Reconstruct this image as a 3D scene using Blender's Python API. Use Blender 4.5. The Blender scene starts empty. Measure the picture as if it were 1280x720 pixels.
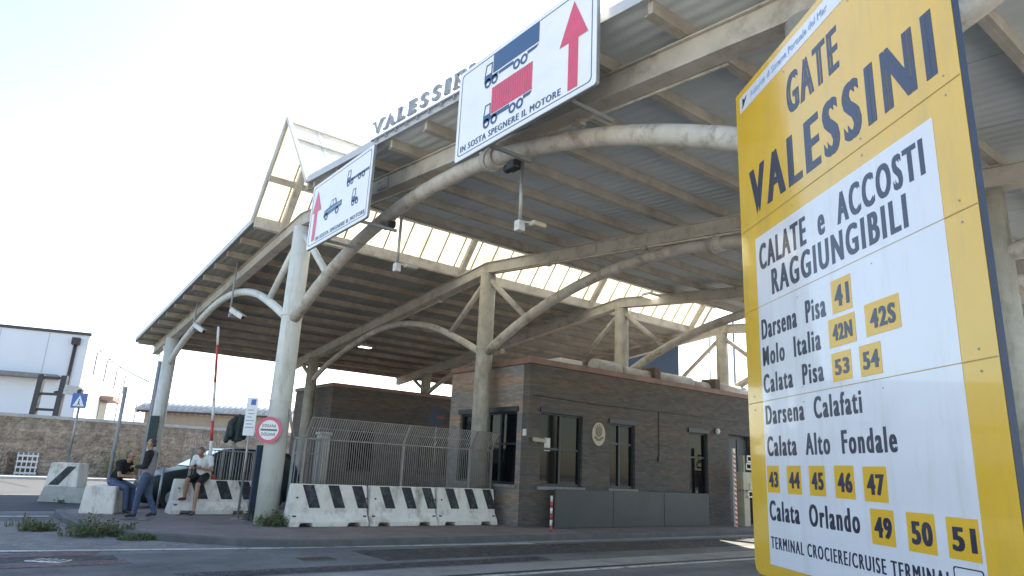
import bpy, bmesh, math, random
from mathutils import Vector, Matrix
random.seed(7)
S = bpy.context.scene
COL = S.collection
PI = math.pi
# ------------------------------------------------------------------ camera
cam = bpy.data.cameras.new('camera'); camo = bpy.data.objects.new('camera', cam); COL.objects.link(camo)
FPX = 860.0
cam.sensor_width = 36; cam.lens = FPX/1280*36; cam.clip_end = 3000; cam.clip_start = 0.05
_pitch = math.radians(14.861); _roll = math.radians(2.7252)
_Z = Vector((math.sin(_roll)*math.cos(_pitch), -math.cos(_roll)*math.cos(_pitch), math.sin(_pitch)))
_U = Vector((1791-640, 643.25-360, FPX)).normalized(); _U = (_U-_Z*_U.dot(_Z)).normalized()
_V = _Z.cross(_U)
if _V.x > 0: _V = -_V
ROT = Matrix((_U, _V, _Z))
CAMLOC = Vector((0, 0, 1.55))
m3 = Matrix.Identity(4)
for i, d in enumerate((Vector((1,0,0)), Vector((0,-1,0)), Vector((0,0,-1)))):
    w = ROT @ d
    for r in range(3): m3[r][i] = w[r]
m3.translation = CAMLOC
camo.matrix_world = m3
S.camera = camo
S.render.resolution_x = 1024; S.render.resolution_y = 576
# ------------------------------------------------------------------ world, sun, exposure
SUN = Vector((0.60, 0.42, 0.69)).normalized()
w = bpy.data.worlds.new('World'); S.world = w; w.use_nodes = True
wn = w.node_tree; bg = wn.nodes['Background']
sky = wn.nodes.new('ShaderNodeTexSky'); sky.sky_type = 'NISHITA'; sky.sun_disc = False
sky.sun_elevation = math.asin(SUN.z); sky.sun_rotation = math.atan2(SUN.x, SUN.y)
sky.dust_density = .8; sky.air_density = 1.0; sky.ozone_density = 1.6
wn.links.new(sky.outputs[0], bg.inputs[0]); bg.inputs[1].default_value = 0.11
sl = bpy.data.lights.new('sun', 'SUN'); sl.energy = 4.6; sl.angle = math.radians(0.5); sl.color = (1, .95, .87)
so = bpy.data.objects.new('sun', sl); COL.objects.link(so)
so.rotation_euler = (-SUN).to_track_quat('-Z', 'Y').to_euler(); so.location = SUN*80
S.view_settings.view_transform = 'Standard'; S.view_settings.look = 'None'
S.view_settings.gamma = 1; S.view_settings.use_curve_mapping = False
S.view_settings.exposure = 1.95
S.view_settings.use_white_balance = True; S.view_settings.white_balance_temperature = 7200; S.view_settings.white_balance_tint = 8

# ------------------------------------------------------------------ helpers
def ray(x, y): return ROT @ Vector((x-640, y-360, FPX))
def at_depth(x, y, d): return ROT @ (Vector((x-640, y-360, FPX))/FPX*d) + CAMLOC
MATS = {}
def mat(name, col, rough=.7, var=.18, scale=3.0, bump=.0, bscale=40.0, metal=0.0, dirt=None, dscale=1.2, damt=.5, stretch=None, spec=None, coat=0.0, streak=None):
    if name in MATS: return MATS[name]
    m = bpy.data.materials.new(name); m.use_nodes = True; MATS[name] = m
    nt = m.node_tree; b = nt.nodes['Principled BSDF']; L = nt.links.new
    tc = nt.nodes.new('ShaderNodeTexCoord'); oi = nt.nodes.new('ShaderNodeObjectInfo'); va = nt.nodes.new('ShaderNodeVectorMath'); va.operation = 'MULTIPLY_ADD'; va.inputs[1].default_value = (37.3,51.7,23.1)
    L(oi.outputs['Random'], va.inputs[0]); L(tc.outputs['Object'], va.inputs[2]); vec = va.outputs[0]
    if stretch:
        mp = nt.nodes.new('ShaderNodeMapping'); mp.inputs['Scale'].default_value = stretch; L(vec, mp.inputs[0]); vec = mp.outputs[0]
    n = nt.nodes.new('ShaderNodeTexNoise'); n.inputs['Scale'].default_value = scale; n.inputs['Detail'].default_value = 7; n.inputs['Roughness'].default_value = .65; L(vec, n.inputs[0])
    r = nt.nodes.new('ShaderNodeValToRGB'); r.color_ramp.elements[0].position = .3; r.color_ramp.elements[1].position = .7
    c = Vector(col[:3])
    r.color_ramp.elements[0].color = (*(c*(1-var)), 1); r.color_ramp.elements[1].color = (*[min(1, v*(1+var)) for v in c], 1)
    L(n.outputs[0], r.inputs[0]); out = r.outputs[0]
    if dirt:
        n2 = nt.nodes.new('ShaderNodeTexNoise'); n2.inputs['Scale'].default_value = dscale; n2.inputs['Detail'].default_value = 9; n2.inputs['Roughness'].default_value = .72
        if streak: mp2 = nt.nodes.new('ShaderNodeMapping'); mp2.inputs['Scale'].default_value = streak; L(vec, mp2.inputs[0]); L(mp2.outputs[0], n2.inputs[0])
        else: L(vec, n2.inputs[0])
        r2 = nt.nodes.new('ShaderNodeValToRGB'); r2.color_ramp.elements[0].position = .5; r2.color_ramp.elements[1].position = .68
        L(n2.outputs[0], r2.inputs[0])
        mu = nt.nodes.new('ShaderNodeMath'); mu.operation = 'MULTIPLY'; mu.inputs[1].default_value = damt; L(r2.outputs[0], mu.inputs[0])
        mx = nt.nodes.new('ShaderNodeMix'); mx.data_type = 'RGBA'; L(mu.outputs[0], mx.inputs[0]); L(out, mx.inputs[6]); mx.inputs[7].default_value = (*dirt, 1); out = mx.outputs[2]
    L(out, b.inputs['Base Color'])
    b.inputs['Roughness'].default_value = rough; b.inputs['Metallic'].default_value = metal
    if spec is not None: b.inputs['Specular IOR Level'].default_value = spec
    if coat: b.inputs['Coat Weight'].default_value = coat; b.inputs['Coat Roughness'].default_value = .05
    if bump:
        n3 = nt.nodes.new('ShaderNodeTexNoise'); n3.inputs['Scale'].default_value = bscale; n3.inputs['Detail'].default_value = 6; L(vec, n3.inputs[0])
        bp = nt.nodes.new('ShaderNodeBump'); bp.inputs['Strength'].default_value = bump; bp.inputs['Distance'].default_value = .03
        L(n3.outputs[0], bp.inputs['Height']); L(bp.outputs[0], b.inputs['Normal'])
    return m
def nodes_of(m): return m.node_tree.nodes, m.node_tree.links.new, m.node_tree.nodes['Principled BSDF']

class MB:
    def __init__(s): s.bm = bmesh.new(); s.mi = 0
    def _add(s, b2):
        me = bpy.data.meshes.new('tmp'); b2.to_mesh(me); b2.free(); n0 = len(s.bm.faces)
        s.bm.from_mesh(me); bpy.data.meshes.remove(me)
        s.bm.faces.ensure_lookup_table()
        for f in s.bm.faces[n0:]: f.material_index = s.mi
        return s
    def box(s, a, b, bev=0.0, M=None):
        bm = bmesh.new(); a = Vector(a); b = Vector(b); c = (a+b)/2; d = b-a
        bmesh.ops.create_cube(bm, size=1)
        for v in bm.verts: v.co = Vector((v.co.x*d.x, v.co.y*d.y, v.co.z*d.z))+c
        if bev: bmesh.ops.bevel(bm, geom=bm.edges[:], offset=bev, segments=2, affect='EDGES', profile=.5)
        if M is not None: bm.transform(M)
        return s._add(bm)
    def bar(s, p, q, wd, h, up=(0,0,1), bev=0.0):      # rectangular bar p->q
        p = Vector(p); q = Vector(q); d = q-p; L = d.length; d.normalize()
        sd = d.cross(Vector(up)).normalized(); u = sd.cross(d)
        M = Matrix((d, sd, u)).transposed().to_4x4(); M.translation = (p+q)/2
        return s.box((-L/2, -wd/2, -h/2), (L/2, wd/2, h/2), bev, M)
    def tube(s, pts, r, n=12, cap=True):
        pts = [Vector(p) for p in pts]; N = len(pts); rs = r if isinstance(r, (list, tuple)) else [r]*N
        bm = bmesh.new(); rings = []
        d0 = (pts[1]-pts[0]).normalized(); ref = Vector((0,0,1)) if abs(d0.z) < .9 else Vector((1,0,0))
        sd = d0.cross(ref).normalized()
        for i, p in enumerate(pts):
            d = (pts[min(i+1, N-1)]-pts[max(i-1, 0)]).normalized()
            sd = (sd-d*sd.dot(d)).normalized(); u = d.cross(sd)
            rings.append([bm.verts.new(p+(sd*math.cos(2*PI*k/n)+u*math.sin(2*PI*k/n))*rs[i]) for k in range(n)])
        for a, b in zip(rings, rings[1:]):
            for k in range(n): f = bm.faces.new((a[k], a[(k+1)%n], b[(k+1)%n], b[k])); f.smooth = True
        if cap: bm.faces.new(rings[0][::-1]); bm.faces.new(rings[-1])
        bmesh.ops.recalc_face_normals(bm, faces=bm.faces[:])
        return s._add(bm)
    def prism(s, poly, h0, h1, M=None):               # polygon in xy extruded along z
        bm = bmesh.new(); lo = [bm.verts.new((x, y, h0)) for x, y in poly]; hi = [bm.verts.new((x, y, h1)) for x, y in poly]
        bm.faces.new(lo[::-1]); bm.faces.new(hi); n = len(poly)
        for k in range(n): bm.faces.new((lo[k], lo[(k+1)%n], hi[(k+1)%n], hi[k]))
        bmesh.ops.recalc_face_normals(bm, faces=bm.faces[:])
        if M is not None: bm.transform(M)
        return s._add(bm)
    def quad(s, *v):
        bm = bmesh.new(); bm.faces.new([bm.verts.new(p) for p in v]); return s._add(bm)
    def disc(s, c, r, h0, h1, n=28, ry=None):
        return s.prism([(c[0]+r*math.cos(2*PI*k/n), c[1]+(ry or r)*math.sin(2*PI*k/n)) for k in range(n)], h0, h1)
    def ring(s, c, r0, r1, h0, h1, n=28):
        bm = bmesh.new(); R = []
        for r, h in ((r0, h0), (r0, h1), (r1, h1), (r1, h0)):
            R.append([bm.verts.new((c[0]+r*math.cos(2*PI*k/n), c[1]+r*math.sin(2*PI*k/n), h)) for k in range(n)])
        for i in range(4):
            a, b = R[i], R[(i+1)%4]
            for k in range(n): bm.faces.new((a[k], a[(k+1)%n], b[(k+1)%n], b[k]))
        bmesh.ops.recalc_face_normals(bm, faces=bm.faces[:])
        return s._add(bm)
    def ell(s, c, r, sub=2):
        bm = bmesh.new(); bmesh.ops.create_icosphere(bm, subdivisions=sub, radius=1)
        r = r if isinstance(r, (tuple, list)) else (r, r, r)
        for v in bm.verts: v.co = Vector((v.co.x*r[0], v.co.y*r[1], v.co.z*r[2]))+Vector(c)
        for f in bm.faces: f.smooth = True
        return s._add(bm)
    def cone(s, p0, r0, p1, r1, sub=2):               # round cone: hull of two balls
        bm = bmesh.new()
        for p, r in ((p0, r0), (p1, r1)): bmesh.ops.create_icosphere(bm, subdivisions=sub, radius=r, matrix=Matrix.Translation(Vector(p)))
        g = bmesh.ops.convex_hull(bm, input=bm.verts[:])
        bmesh.ops.delete(bm, geom=list({e for e in g['geom_interior']+g['geom_unused'] if isinstance(e, bmesh.types.BMVert)}), context='VERTS')
        bmesh.ops.recalc_face_normals(bm, faces=bm.faces[:])
        return s._add(bm)
    def build(s, name, m, parent=None, smooth=False):
        me = bpy.data.meshes.new(name); s.bm.to_mesh(me); s.bm.free()
        for k in (m if isinstance(m, (list, tuple)) else [m]): me.materials.append(k)
        if smooth:
            for p in me.polygons: p.use_smooth = True
        o = bpy.data.objects.new(name, me); COL.objects.link(o)
        if parent is not None: o.parent = parent
        return o
def tag(o, label=None, cat=None, group=None, kind=None):
    if label: o['label'] = label
    if cat: o['category'] = cat
    if group: o['group'] = group
    if kind: o['kind'] = kind
    return o
def thing(name, label, cat, loc=(0,0,0), rz=0, group=None, M=None):
    o = bpy.data.objects.new(name, None); COL.objects.link(o); o.empty_display_size = .1
    if M is not None: o.matrix_world = M
    else: o.location = loc; o.rotation_euler = (0,0,rz)
    return tag(o, label, cat, group)
def copy_tree(o, parent=None):
    c = o.copy(); COL.objects.link(c); c.parent = parent
    for ch in [x for x in bpy.data.objects if x.parent is o]: copy_tree(ch, c)
    return c
def frame(origin, X, Yv):
    X = Vector(X).normalized(); Yv = Vector(Yv).normalized(); Z = X.cross(Yv)
    M = Matrix((X, Yv, Z)).transposed().to_4x4(); M.translation = Vector(origin); return M
_dg = None
def font_mesh(body, bold=0.0, shear=0.0, ext=0.002, spc=1.0):
    cu = bpy.data.curves.new('lettering', 'FONT'); cu.body = body; cu.offset = bold; cu.extrude = ext; cu.shear = shear; cu.resolution_u = 4; cu.space_character = spc
    o = bpy.data.objects.new('lettering', cu); COL.objects.link(o)
    dg = bpy.context.evaluated_depsgraph_get(); me = bpy.data.meshes.new_from_object(o.evaluated_get(dg))
    bpy.data.objects.remove(o); bpy.data.curves.remove(cu); return me
_caph = {}
def text(body, x0, x1, y, cap, z, m, parent, bold=0.0, name='lettering', th=.003, spc=1.0, smear=0.0):
    me = font_mesh(body, bold, spc=spc)
    xs = [v.co.x for v in me.vertices]; a, b = min(xs), max(xs)
    if bold not in _caph:
        h = font_mesh('H', bold); ys = [v.co.y for v in h.vertices]; _caph[bold] = (min(ys), max(ys)); bpy.data.meshes.remove(h)
    lo, hi = _caph[bold]
    for v in me.vertices:
        v.co.x = x0+(v.co.x-a)/(b-a)*(x1-x0); v.co.y = y+(v.co.y-lo)/(hi-lo)*cap
        v.co.z = z+(th if v.co.z > 0 else 0)
    if smear:                                           # heavier verticals: a second copy a hair behind, shifted sideways
        b0 = bmesh.new(); b0.from_mesh(me)
        for v in b0.verts: v.co.x += smear; v.co.z -= .00025
        t0 = bpy.data.meshes.new('t'); b0.to_mesh(t0); b0.free(); b0 = bmesh.new(); b0.from_mesh(me); b0.from_mesh(t0); b0.to_mesh(me); b0.free(); bpy.data.meshes.remove(t0)
    me.materials.clear(); me.materials.append(m); me.name = name
    words = body.split()
    if len(words) > 1:                                  # one mesh per word
        bm = bmesh.new(); bm.from_mesh(me); seen = set(); isl = []
        for v in bm.verts:
            if v in seen: continue
            st = [v]; seen.add(v); comp = []
            while st:
                q = st.pop(); comp.append(q)
                for e in q.link_edges:
                    k = e.other_vert(q)
                    if k not in seen: seen.add(k); st.append(k)
            isl.append((min(q.co.x for q in comp), max(q.co.x for q in comp), comp))
        isl.sort(key=lambda t: t[0]); gaps = []; right = isl[0][1]
        for i in range(1, len(isl)):
            gaps.append((isl[i][0]-right, i)); right = max(right, isl[i][1])
        cuts = sorted(i for g, i in sorted(gaps, reverse=True)[:len(words)-1]); bounds = [0]+cuts+[len(isl)]; objs = []
        for a_, b_ in zip(bounds, bounds[1:]):
            keep = {q for t in isl[a_:b_] for q in t[2]}; b2 = bmesh.new(); vm = {}
            for q in keep: vm[q] = b2.verts.new(q.co)
            for f in bm.faces:
                if f.verts[0] in keep: b2.faces.new([vm[q] for q in f.verts])
            m2 = bpy.data.meshes.new(name); b2.to_mesh(m2); b2.free(); m2.materials.append(m); o = bpy.data.objects.new(name, m2); COL.objects.link(o); o.parent = parent; objs.append(o)
        bm.free(); bpy.data.meshes.remove(me); return objs[0]
    o = bpy.data.objects.new(name, me); COL.objects.link(o); o.parent = parent
    return o
def rrect(x0, y0, x1, y1, r, n=6):
    P = []
    for cx, cy, a0 in ((x1-r, y1-r, 0), (x0+r, y1-r, PI/2), (x0+r, y0+r, PI), (x1-r, y0+r, 3*PI/2)):
        for k in range(n+1): a = a0+k*PI/2/n; P.append((cx+r*math.cos(a), cy+r*math.sin(a)))
    return P
def outline(mb, P, wd, h0, h1):                        # closed band along a polyline
    n = len(P); c = Vector((sum(p[0] for p in P)/n, sum(p[1] for p in P)/n))
    bm = bmesh.new(); R = []
    xs = [p[0] for p in P]; ys = [p[1] for p in P]; sx = 1-2*wd/(max(xs)-min(xs)); sy = 1-2*wd/(max(ys)-min(ys))
    Q = [(c.x+(p[0]-c.x)*sx, c.y+(p[1]-c.y)*sy) for p in P]
    for pts, h in ((P, h0), (P, h1), (Q, h1), (Q, h0)): R.append([bm.verts.new((x, y, h)) for x, y in pts])
    for i in range(4):
        a, b = R[i], R[(i+1)%4]
        for k in range(n): bm.faces.new((a[k], a[(k+1)%n], b[(k+1)%n], b[k]))
    bmesh.ops.recalc_face_normals(bm, faces=bm.faces[:])
    mb._add(bm)

# ------------------------------------------------------------------ materials
asphalt = mat('asphalt', (.15,.15,.155), .85, .22, 1.1, .5, 90, dirt=(.06,.06,.063), dscale=.35, damt=.8)
def speckle(m, amt=.5, scale=220):
    N, L, b = nodes_of(m); src = b.inputs['Base Color'].links[0].from_socket
    tc = N.new('ShaderNodeTexCoord'); n = N.new('ShaderNodeTexNoise'); n.inputs['Scale'].default_value = scale; n.inputs['Detail'].default_value = 2; L(tc.outputs['Object'], n.inputs[0])
    mr = N.new('ShaderNodeMapRange'); mr.inputs[1].default_value = .3; mr.inputs[2].default_value = .7; mr.inputs[3].default_value = 1-amt; mr.inputs[4].default_value = 1+amt; L(n.outputs[0], mr.inputs[0])
    mx = N.new('ShaderNodeMix'); mx.data_type = 'RGBA'; mx.blend_type = 'MULTIPLY'; mx.inputs[0].default_value = 1; L(src, mx.inputs[6]); L(mr.outputs[0], mx.inputs[7]); L(mx.outputs[2], b.inputs['Base Color'])
speckle(asphalt, .35, 60)
def cracks(m, scale=.45, wdt=.006, col=.4):
    N, L, b = nodes_of(m); src = b.inputs['Base Color'].links[0].from_socket
    tc = N.new('ShaderNodeTexCoord'); nz = N.new('ShaderNodeTexNoise'); nz.inputs['Scale'].default_value = 2.5; L(tc.outputs['Object'], nz.inputs[0])
    ad = N.new('ShaderNodeVectorMath'); ad.operation = 'ADD'; L(tc.outputs['Object'], ad.inputs[0]); L(nz.outputs['Color'], ad.inputs[1])
    v = N.new('ShaderNodeTexVoronoi'); v.feature = 'DISTANCE_TO_EDGE'; v.inputs['Scale'].default_value = scale; L(ad.outputs[0], v.inputs[0])
    mr = N.new('ShaderNodeMapRange'); mr.inputs[1].default_value = 0; mr.inputs[2].default_value = wdt; mr.inputs[3].default_value = col; mr.inputs[4].default_value = 1; L(v.outputs[0], mr.inputs[0])
    mx = N.new('ShaderNodeMix'); mx.data_type = 'RGBA'; mx.blend_type = 'MULTIPLY'; mx.inputs[0].default_value = 1; L(src, mx.inputs[6]); L(mr.outputs[0], mx.inputs[7]); L(mx.outputs[2], b.inputs['Base Color'])
cracks(asphalt)
def streaks(m, sc, lo, hi):
    N, L, b = nodes_of(m); src = b.inputs['Base Color'].links[0].from_socket
    tc = N.new('ShaderNodeTexCoord'); mp = N.new('ShaderNodeMapping'); mp.inputs['Scale'].default_value = sc; L(tc.outputs['Object'], mp.inputs[0]); n = N.new('ShaderNodeTexNoise'); n.inputs['Scale'].default_value = 1; n.inputs['Detail'].default_value = 6; L(mp.outputs[0], n.inputs[0])
    mr = N.new('ShaderNodeMapRange'); mr.inputs[1].default_value = .32; mr.inputs[2].default_value = .68; mr.inputs[3].default_value = lo; mr.inputs[4].default_value = hi; L(n.outputs[0], mr.inputs[0])
    mx = N.new('ShaderNodeMix'); mx.data_type = 'RGBA'; mx.blend_type = 'MULTIPLY'; mx.inputs[0].default_value = 1; L(src, mx.inputs[6]); L(mr.outputs[0], mx.inputs[7]); L(mx.outputs[2], b.inputs['Base Color'])
streaks(asphalt, (.12, 1.3, 1), .72, 1.25)
dark_asphalt = mat('dark_asphalt', (.05,.055,.065), .85, .2, 1.5, .4, 90)
gravel = mat('sandy_asphalt', (.2,.19,.19), .9, .3, 2.5, .5, 70, dirt=(.3,.28,.26), dscale=1.5, damt=.6); speckle(gravel, .5, 45)
paver = mat('pavers', (.20,.165,.16), .9, .2, 1.2, .4, 60, dirt=(.1,.09,.09), dscale=.8, damt=.6); speckle(paver, .3, 40)
kerbm = mat('kerb_stone', (.115,.115,.118), .85, .25, 3, .4, 50, dirt=(.09,.09,.09), dscale=2, damt=.6)
concrete = mat('concrete', (.42,.41,.39), .85, .15, 2.5, .35, 45, dirt=(.2,.19,.18), dscale=1.6, damt=.6)
pale_conc = mat('pale_concrete', (.5,.48,.45), .85, .15, 2.5, .3, 45, dirt=(.28,.26,.24), dscale=1.4, damt=.5)
gutterm = mat('gutter_concrete', (.29,.28,.275), .85, .25, 1.2, .4, 60, dirt=(.12,.12,.12), dscale=.9, damt=.6)
barrier_white = mat('barrier_paint', (.74,.70,.65), .75, .1, 3, .3, 40, dirt=(.27,.24,.2), dscale=2.4, damt=.85, streak=(1,1,.55))
black_paint = mat('black_paint', (.018,.02,.028), .6, .3, 4, .15, 40, dirt=(.12,.115,.11), dscale=5, damt=.7)
def worn_line(name, col, amt=.5, sf=.06):
    m = mat(name, col, .8, .15, 2, .2, 60); N, L, b = nodes_of(m)
    tc = N.new('ShaderNodeTexCoord'); n = N.new('ShaderNodeTexNoise'); n.inputs['Scale'].default_value = 3.5; n.inputs['Detail'].default_value = 10; n.inputs['Roughness'].default_value = .75; L(tc.outputs['Object'], n.inputs[0])
    r = N.new('ShaderNodeValToRGB'); r.color_ramp.elements[0].position = amt-sf; r.color_ramp.elements[1].position = amt+sf; L(n.outputs[0], r.inputs[0]); L(r.outputs[0], b.inputs['Alpha']); return m
line_white = worn_line('road_paint', (.5,.5,.5), .42)
line_faint = worn_line('faded_road_paint', (.33,.33,.33), .52)
line_red = worn_line('faded_red_paint', (.21,.145,.15), .5, .22)
steel_white = mat('column_paint', (.62,.63,.60), .55, .08, 2, .08, 30, dirt=(.3,.27,.21), dscale=2.6, damt=.6, streak=(1.6,1.6,.28))
cream = mat('cream_steel', (.44,.41,.36), .6, .12, 2.5, .12, 30, dirt=(.2,.165,.13), dscale=1.8, damt=.7)
tube_m = mat('aged_tube_paint', (.47,.44,.39), .6, .18, 3, .15, 30, dirt=(.17,.13,.1), dscale=3.5, damt=.8)
col_dirty = mat('aged_column_paint', (.37,.35,.30), .65, .2, 3, .2, 30, dirt=(.17,.14,.105), dscale=2.5, damt=.75, streak=(1.6,1.6,.3))
purlin_m = mat('purlin_steel', (.39,.36,.31), .75, .18, 2.5, .2, 40, dirt=(.27,.22,.175), dscale=1.3, damt=.8)
rust_purlin = mat('rusty_purlin', (.32,.285,.24), .8, .25, 2.5, .2, 40, dirt=(.24,.16,.11), dscale=.9, damt=.7)
def deckmat(name, c, var, dirt):
    m = mat(name, c, .75, var, .8, .1, 12, dirt=dirt, dscale=.6, damt=.6, stretch=(1,.5,1)); N, L, b = nodes_of(m)
    src = b.inputs['Base Color'].links[0].from_socket
    tc = N.new('ShaderNodeTexCoord'); wv = N.new('ShaderNodeTexWave'); wv.wave_type = 'BANDS'; wv.bands_direction = 'X'; wv.inputs['Scale'].default_value = 1.55; wv.inputs['Distortion'].default_value = 0
    L(tc.outputs['Object'], wv.inputs[0])
    bp = N.new('ShaderNodeBump'); bp.inputs['Strength'].default_value = .35; bp.inputs['Distance'].default_value = .03; L(wv.outputs['Fac'], bp.inputs['Height']); L(bp.outputs[0], b.inputs['Normal'])
    # sheet joints
    sp = N.new('ShaderNodeSeparateXYZ'); L(tc.outputs['Object'], sp.inputs[0])
    md = N.new('ShaderNodeMath'); md.operation = 'PINGPONG'; md.inputs[1].default_value = .98; L(sp.outputs[0], md.inputs[0])
    mr = N.new('ShaderNodeMapRange'); mr.inputs[1].default_value = 0; mr.inputs[2].default_value = .02; mr.inputs[3].default_value = .55; mr.inputs[4].default_value = 1; L(md.outputs[0], mr.inputs[0])
    mx = N.new('ShaderNodeMix'); mx.data_type = 'RGBA'; mx.blend_type = 'MULTIPLY'; mx.inputs[0].default_value = 1; L(src, mx.inputs[6]); L(mr.outputs[0], mx.inputs[7]); L(mx.outputs[2], b.inputs['Base Color'])
    return m
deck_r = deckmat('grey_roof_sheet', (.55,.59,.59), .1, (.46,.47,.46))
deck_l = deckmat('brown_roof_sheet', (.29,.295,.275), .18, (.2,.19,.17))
fascia_m = mat('fascia_metal', (.5,.5,.5), .45, .1, 2, .05, 20, metal=.3)
def translucent(clean=False):
    m = bpy.data.materials.new('skylight_fibreglass'); m.use_nodes = True; N = m.node_tree.nodes; L = m.node_tree.links.new
    out = N['Material Output']; b = N['Principled BSDF']; tc = N.new('ShaderNodeTexCoord'); n = N.new('ShaderNodeTexNoise'); n.inputs['Scale'].default_value = 1.2; n.inputs['Detail'].default_value = 8; L(tc.outputs['Object'], n.inputs[0])
    r = N.new('ShaderNodeValToRGB'); r.color_ramp.elements[0].position = .35; r.color_ramp.elements[1].position = .65; r.color_ramp.elements[0].color = (.69,.64,.5,1); r.color_ramp.elements[1].color = (.85,.82,.72,1); L(n.outputs[0], r.inputs[0])
    if clean: r.color_ramp.elements[0].color = (.93,.93,.91,1); r.color_ramp.elements[1].color = (.97,.97,.96,1)
    t = N.new('ShaderNodeBsdfTranslucent'); L(r.outputs[0], t.inputs[0]); L(r.outputs[0], b.inputs['Base Color']); b.inputs['Roughness'].default_value = .4
    tr = N.new('ShaderNodeBsdfTransparent'); m1 = N.new('ShaderNodeMixShader'); m1.inputs[0].default_value = .72; L(b.outputs[0], m1.inputs[1]); L(t.outputs[0], m1.inputs[2])
    m2 = N.new('ShaderNodeMixShader'); m2.inputs[0].default_value = .06; L(m1.outputs[0], m2.inputs[1]); L(tr.outputs[0], m2.inputs[2]); L(m2.outputs[0], out.inputs[0]); return m
fibre = translucent()
def brickwall(name, c1, c2, c3, rough=.85, ramp=(.40,.52,.62)):
    m = mat(name, c1, rough); N, L, b = nodes_of(m)
    tc = N.new('ShaderNodeTexCoord'); sp = N.new('ShaderNodeSeparateXYZ'); L(tc.outputs['Object'], sp.inputs[0])
    ad = N.new('ShaderNodeMath'); ad.operation = 'ADD'; L(sp.outputs[0], ad.inputs[0]); L(sp.outputs[1], ad.inputs[1])
    cb = N.new('ShaderNodeCombineXYZ'); L(ad.outputs[0], cb.inputs[0]); L(sp.outputs[2], cb.inputs[1])
    mp = N.new('ShaderNodeMapping'); mp.inputs['Scale'].default_value = (.16, 1.9, 1); L(cb.outputs[0], mp.inputs[0])
    n = N.new('ShaderNodeTexNoise'); n.inputs['Scale'].default_value = 1; n.inputs['Detail'].default_value = 5; n.inputs['Roughness'].default_value = .6; L(mp.outputs[0], n.inputs[0])
    r = N.new('ShaderNodeValToRGB'); e = r.color_ramp.elements; e[0].position = ramp[0]; e[0].color = (*c1, 1); e[1].position = ramp[2]; e[1].color = (*c3, 1); k = e.new(ramp[1]); k.color = (*c2, 1)
    L(n.outputs[0], r.inputs[0])
    br = N.new('ShaderNodeTexBrick'); br.inputs['Scale'].default_value = 1; br.inputs['Brick Width'].default_value = .26; br.inputs['Row Height'].default_value = .068; br.inputs['Mortar Size'].default_value = .006; br.inputs['Mortar Smooth'].default_value = .3
    br.inputs['Color1'].default_value = (1,1,1,1); br.inputs['Color2'].default_value = (.62,.62,.64,1); br.inputs['Mortar'].default_value = (.6,.58,.56,1); L(cb.outputs[0], br.inputs[0])
    mx = N.new('ShaderNodeMix'); mx.data_type = 'RGBA'; mx.blend_type = 'MULTIPLY'; mx.inputs[0].default_value = .85; L(r.outputs[0], mx.inputs[6]); L(br.outputs[0], mx.inputs[7]); L(mx.outputs[2], b.inputs['Base Color'])
    bp = N.new('ShaderNodeBump'); bp.inputs['Strength'].default_value = .5; bp.inputs['Distance'].default_value = .012; bp.invert = True; L(br.outputs['Fac'], bp.inputs['Height']); L(bp.outputs[0], b.inputs['Normal'])
    return m
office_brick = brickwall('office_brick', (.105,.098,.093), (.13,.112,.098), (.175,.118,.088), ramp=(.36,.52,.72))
coping_m = mat('copper_coping', (.21,.125,.095), .6, .25, 2, .1, 30)
frame_dark = mat('dark_window_frame', (.02,.024,.03), .45, .2, 4)
glass_dark = mat('dark_glass', (.012,.015,.018), .06, .3, 1.0, spec=.8)
sill_m = mat('sill_stone', (.24,.23,.22), .8, .2, 4, .2, 40)
grey_panel = mat('grey_metal_panel', (.042,.046,.052), .5, .15, 1.5, .05, 20, dirt=(.065,.065,.065), dscale=1, damt=.4)
fence_steel = mat('fence_steel', (.28,.26,.24), .55, .2, 5, .08, 50, metal=.3)
galv = mat('galvanised_steel', (.33,.34,.35), .45, .18, 5, .08, 50, metal=.55)
grey_paint = mat('grey_pole_paint', (.27,.28,.3), .5, .15, 4, .05, 40)
sign_white = mat('sign_white', (.74,.76,.78), .3, .03, 2, dirt=(.62,.62,.6), dscale=1.5, damt=.4)
sign_back = mat('sign_back', (.3,.31,.32), .5, .1, 3, metal=.5)
navy = mat('sign_navy', (.045,.10,.21), .35, .1, 3)
sign_red = mat('sign_red', (.60,.085,.15), .35, .1, 3)
yellow = mat('sign_yellow', (.78,.465,.035), .2, .06, 1.5, spec=.5, coat=.75, dirt=(.55,.37,.08), dscale=2.2, damt=.45, streak=(3,.35,1))
tile_yellow = mat('tile_yellow', (.76,.445,.035), .14, .05, 3, spec=.6)
panel_white = mat('panel_white', (.72,.73,.77), .2, .03, 1.2, spec=.5, coat=.75, dirt=(.58,.58,.58), dscale=2.2, damt=.5, streak=(3,.35,1))
letter_ink = mat('letter_ink', (.018,.022,.05), .3, .2, 4, spec=.5, coat=.5)
pale_blue = mat('pale_blue_ink', (.25,.4,.62), .3, .1, 4)
edge_navy = mat('panel_edge_navy', (.03,.045,.08), .5, .2, 3)
seam_m = mat('seam_line', (.42,.3,.1), .5, .1, 3)
plastic_white = mat('white_plastic', (.6,.6,.58), .4, .08, 5, dirt=(.35,.34,.3), dscale=4, damt=.4)
plastic_black = mat('black_plastic', (.02,.02,.022), .45, .2, 5)
red_paint = mat('red_paint', (.5,.05,.045), .4, .15, 4)
white_paint = mat('white_paint', (.68,.68,.66), .45, .08, 4, dirt=(.4,.38,.35), dscale=4, damt=.5)
warehouse_m = mat('white_cladding', (.66,.70,.76), .6, .04, .3, stretch=(1,1,.2))
roof_tile = mat('grey_roof_tile', (.5,.5,.5), .8, .2, 3, .3, 20)
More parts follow.
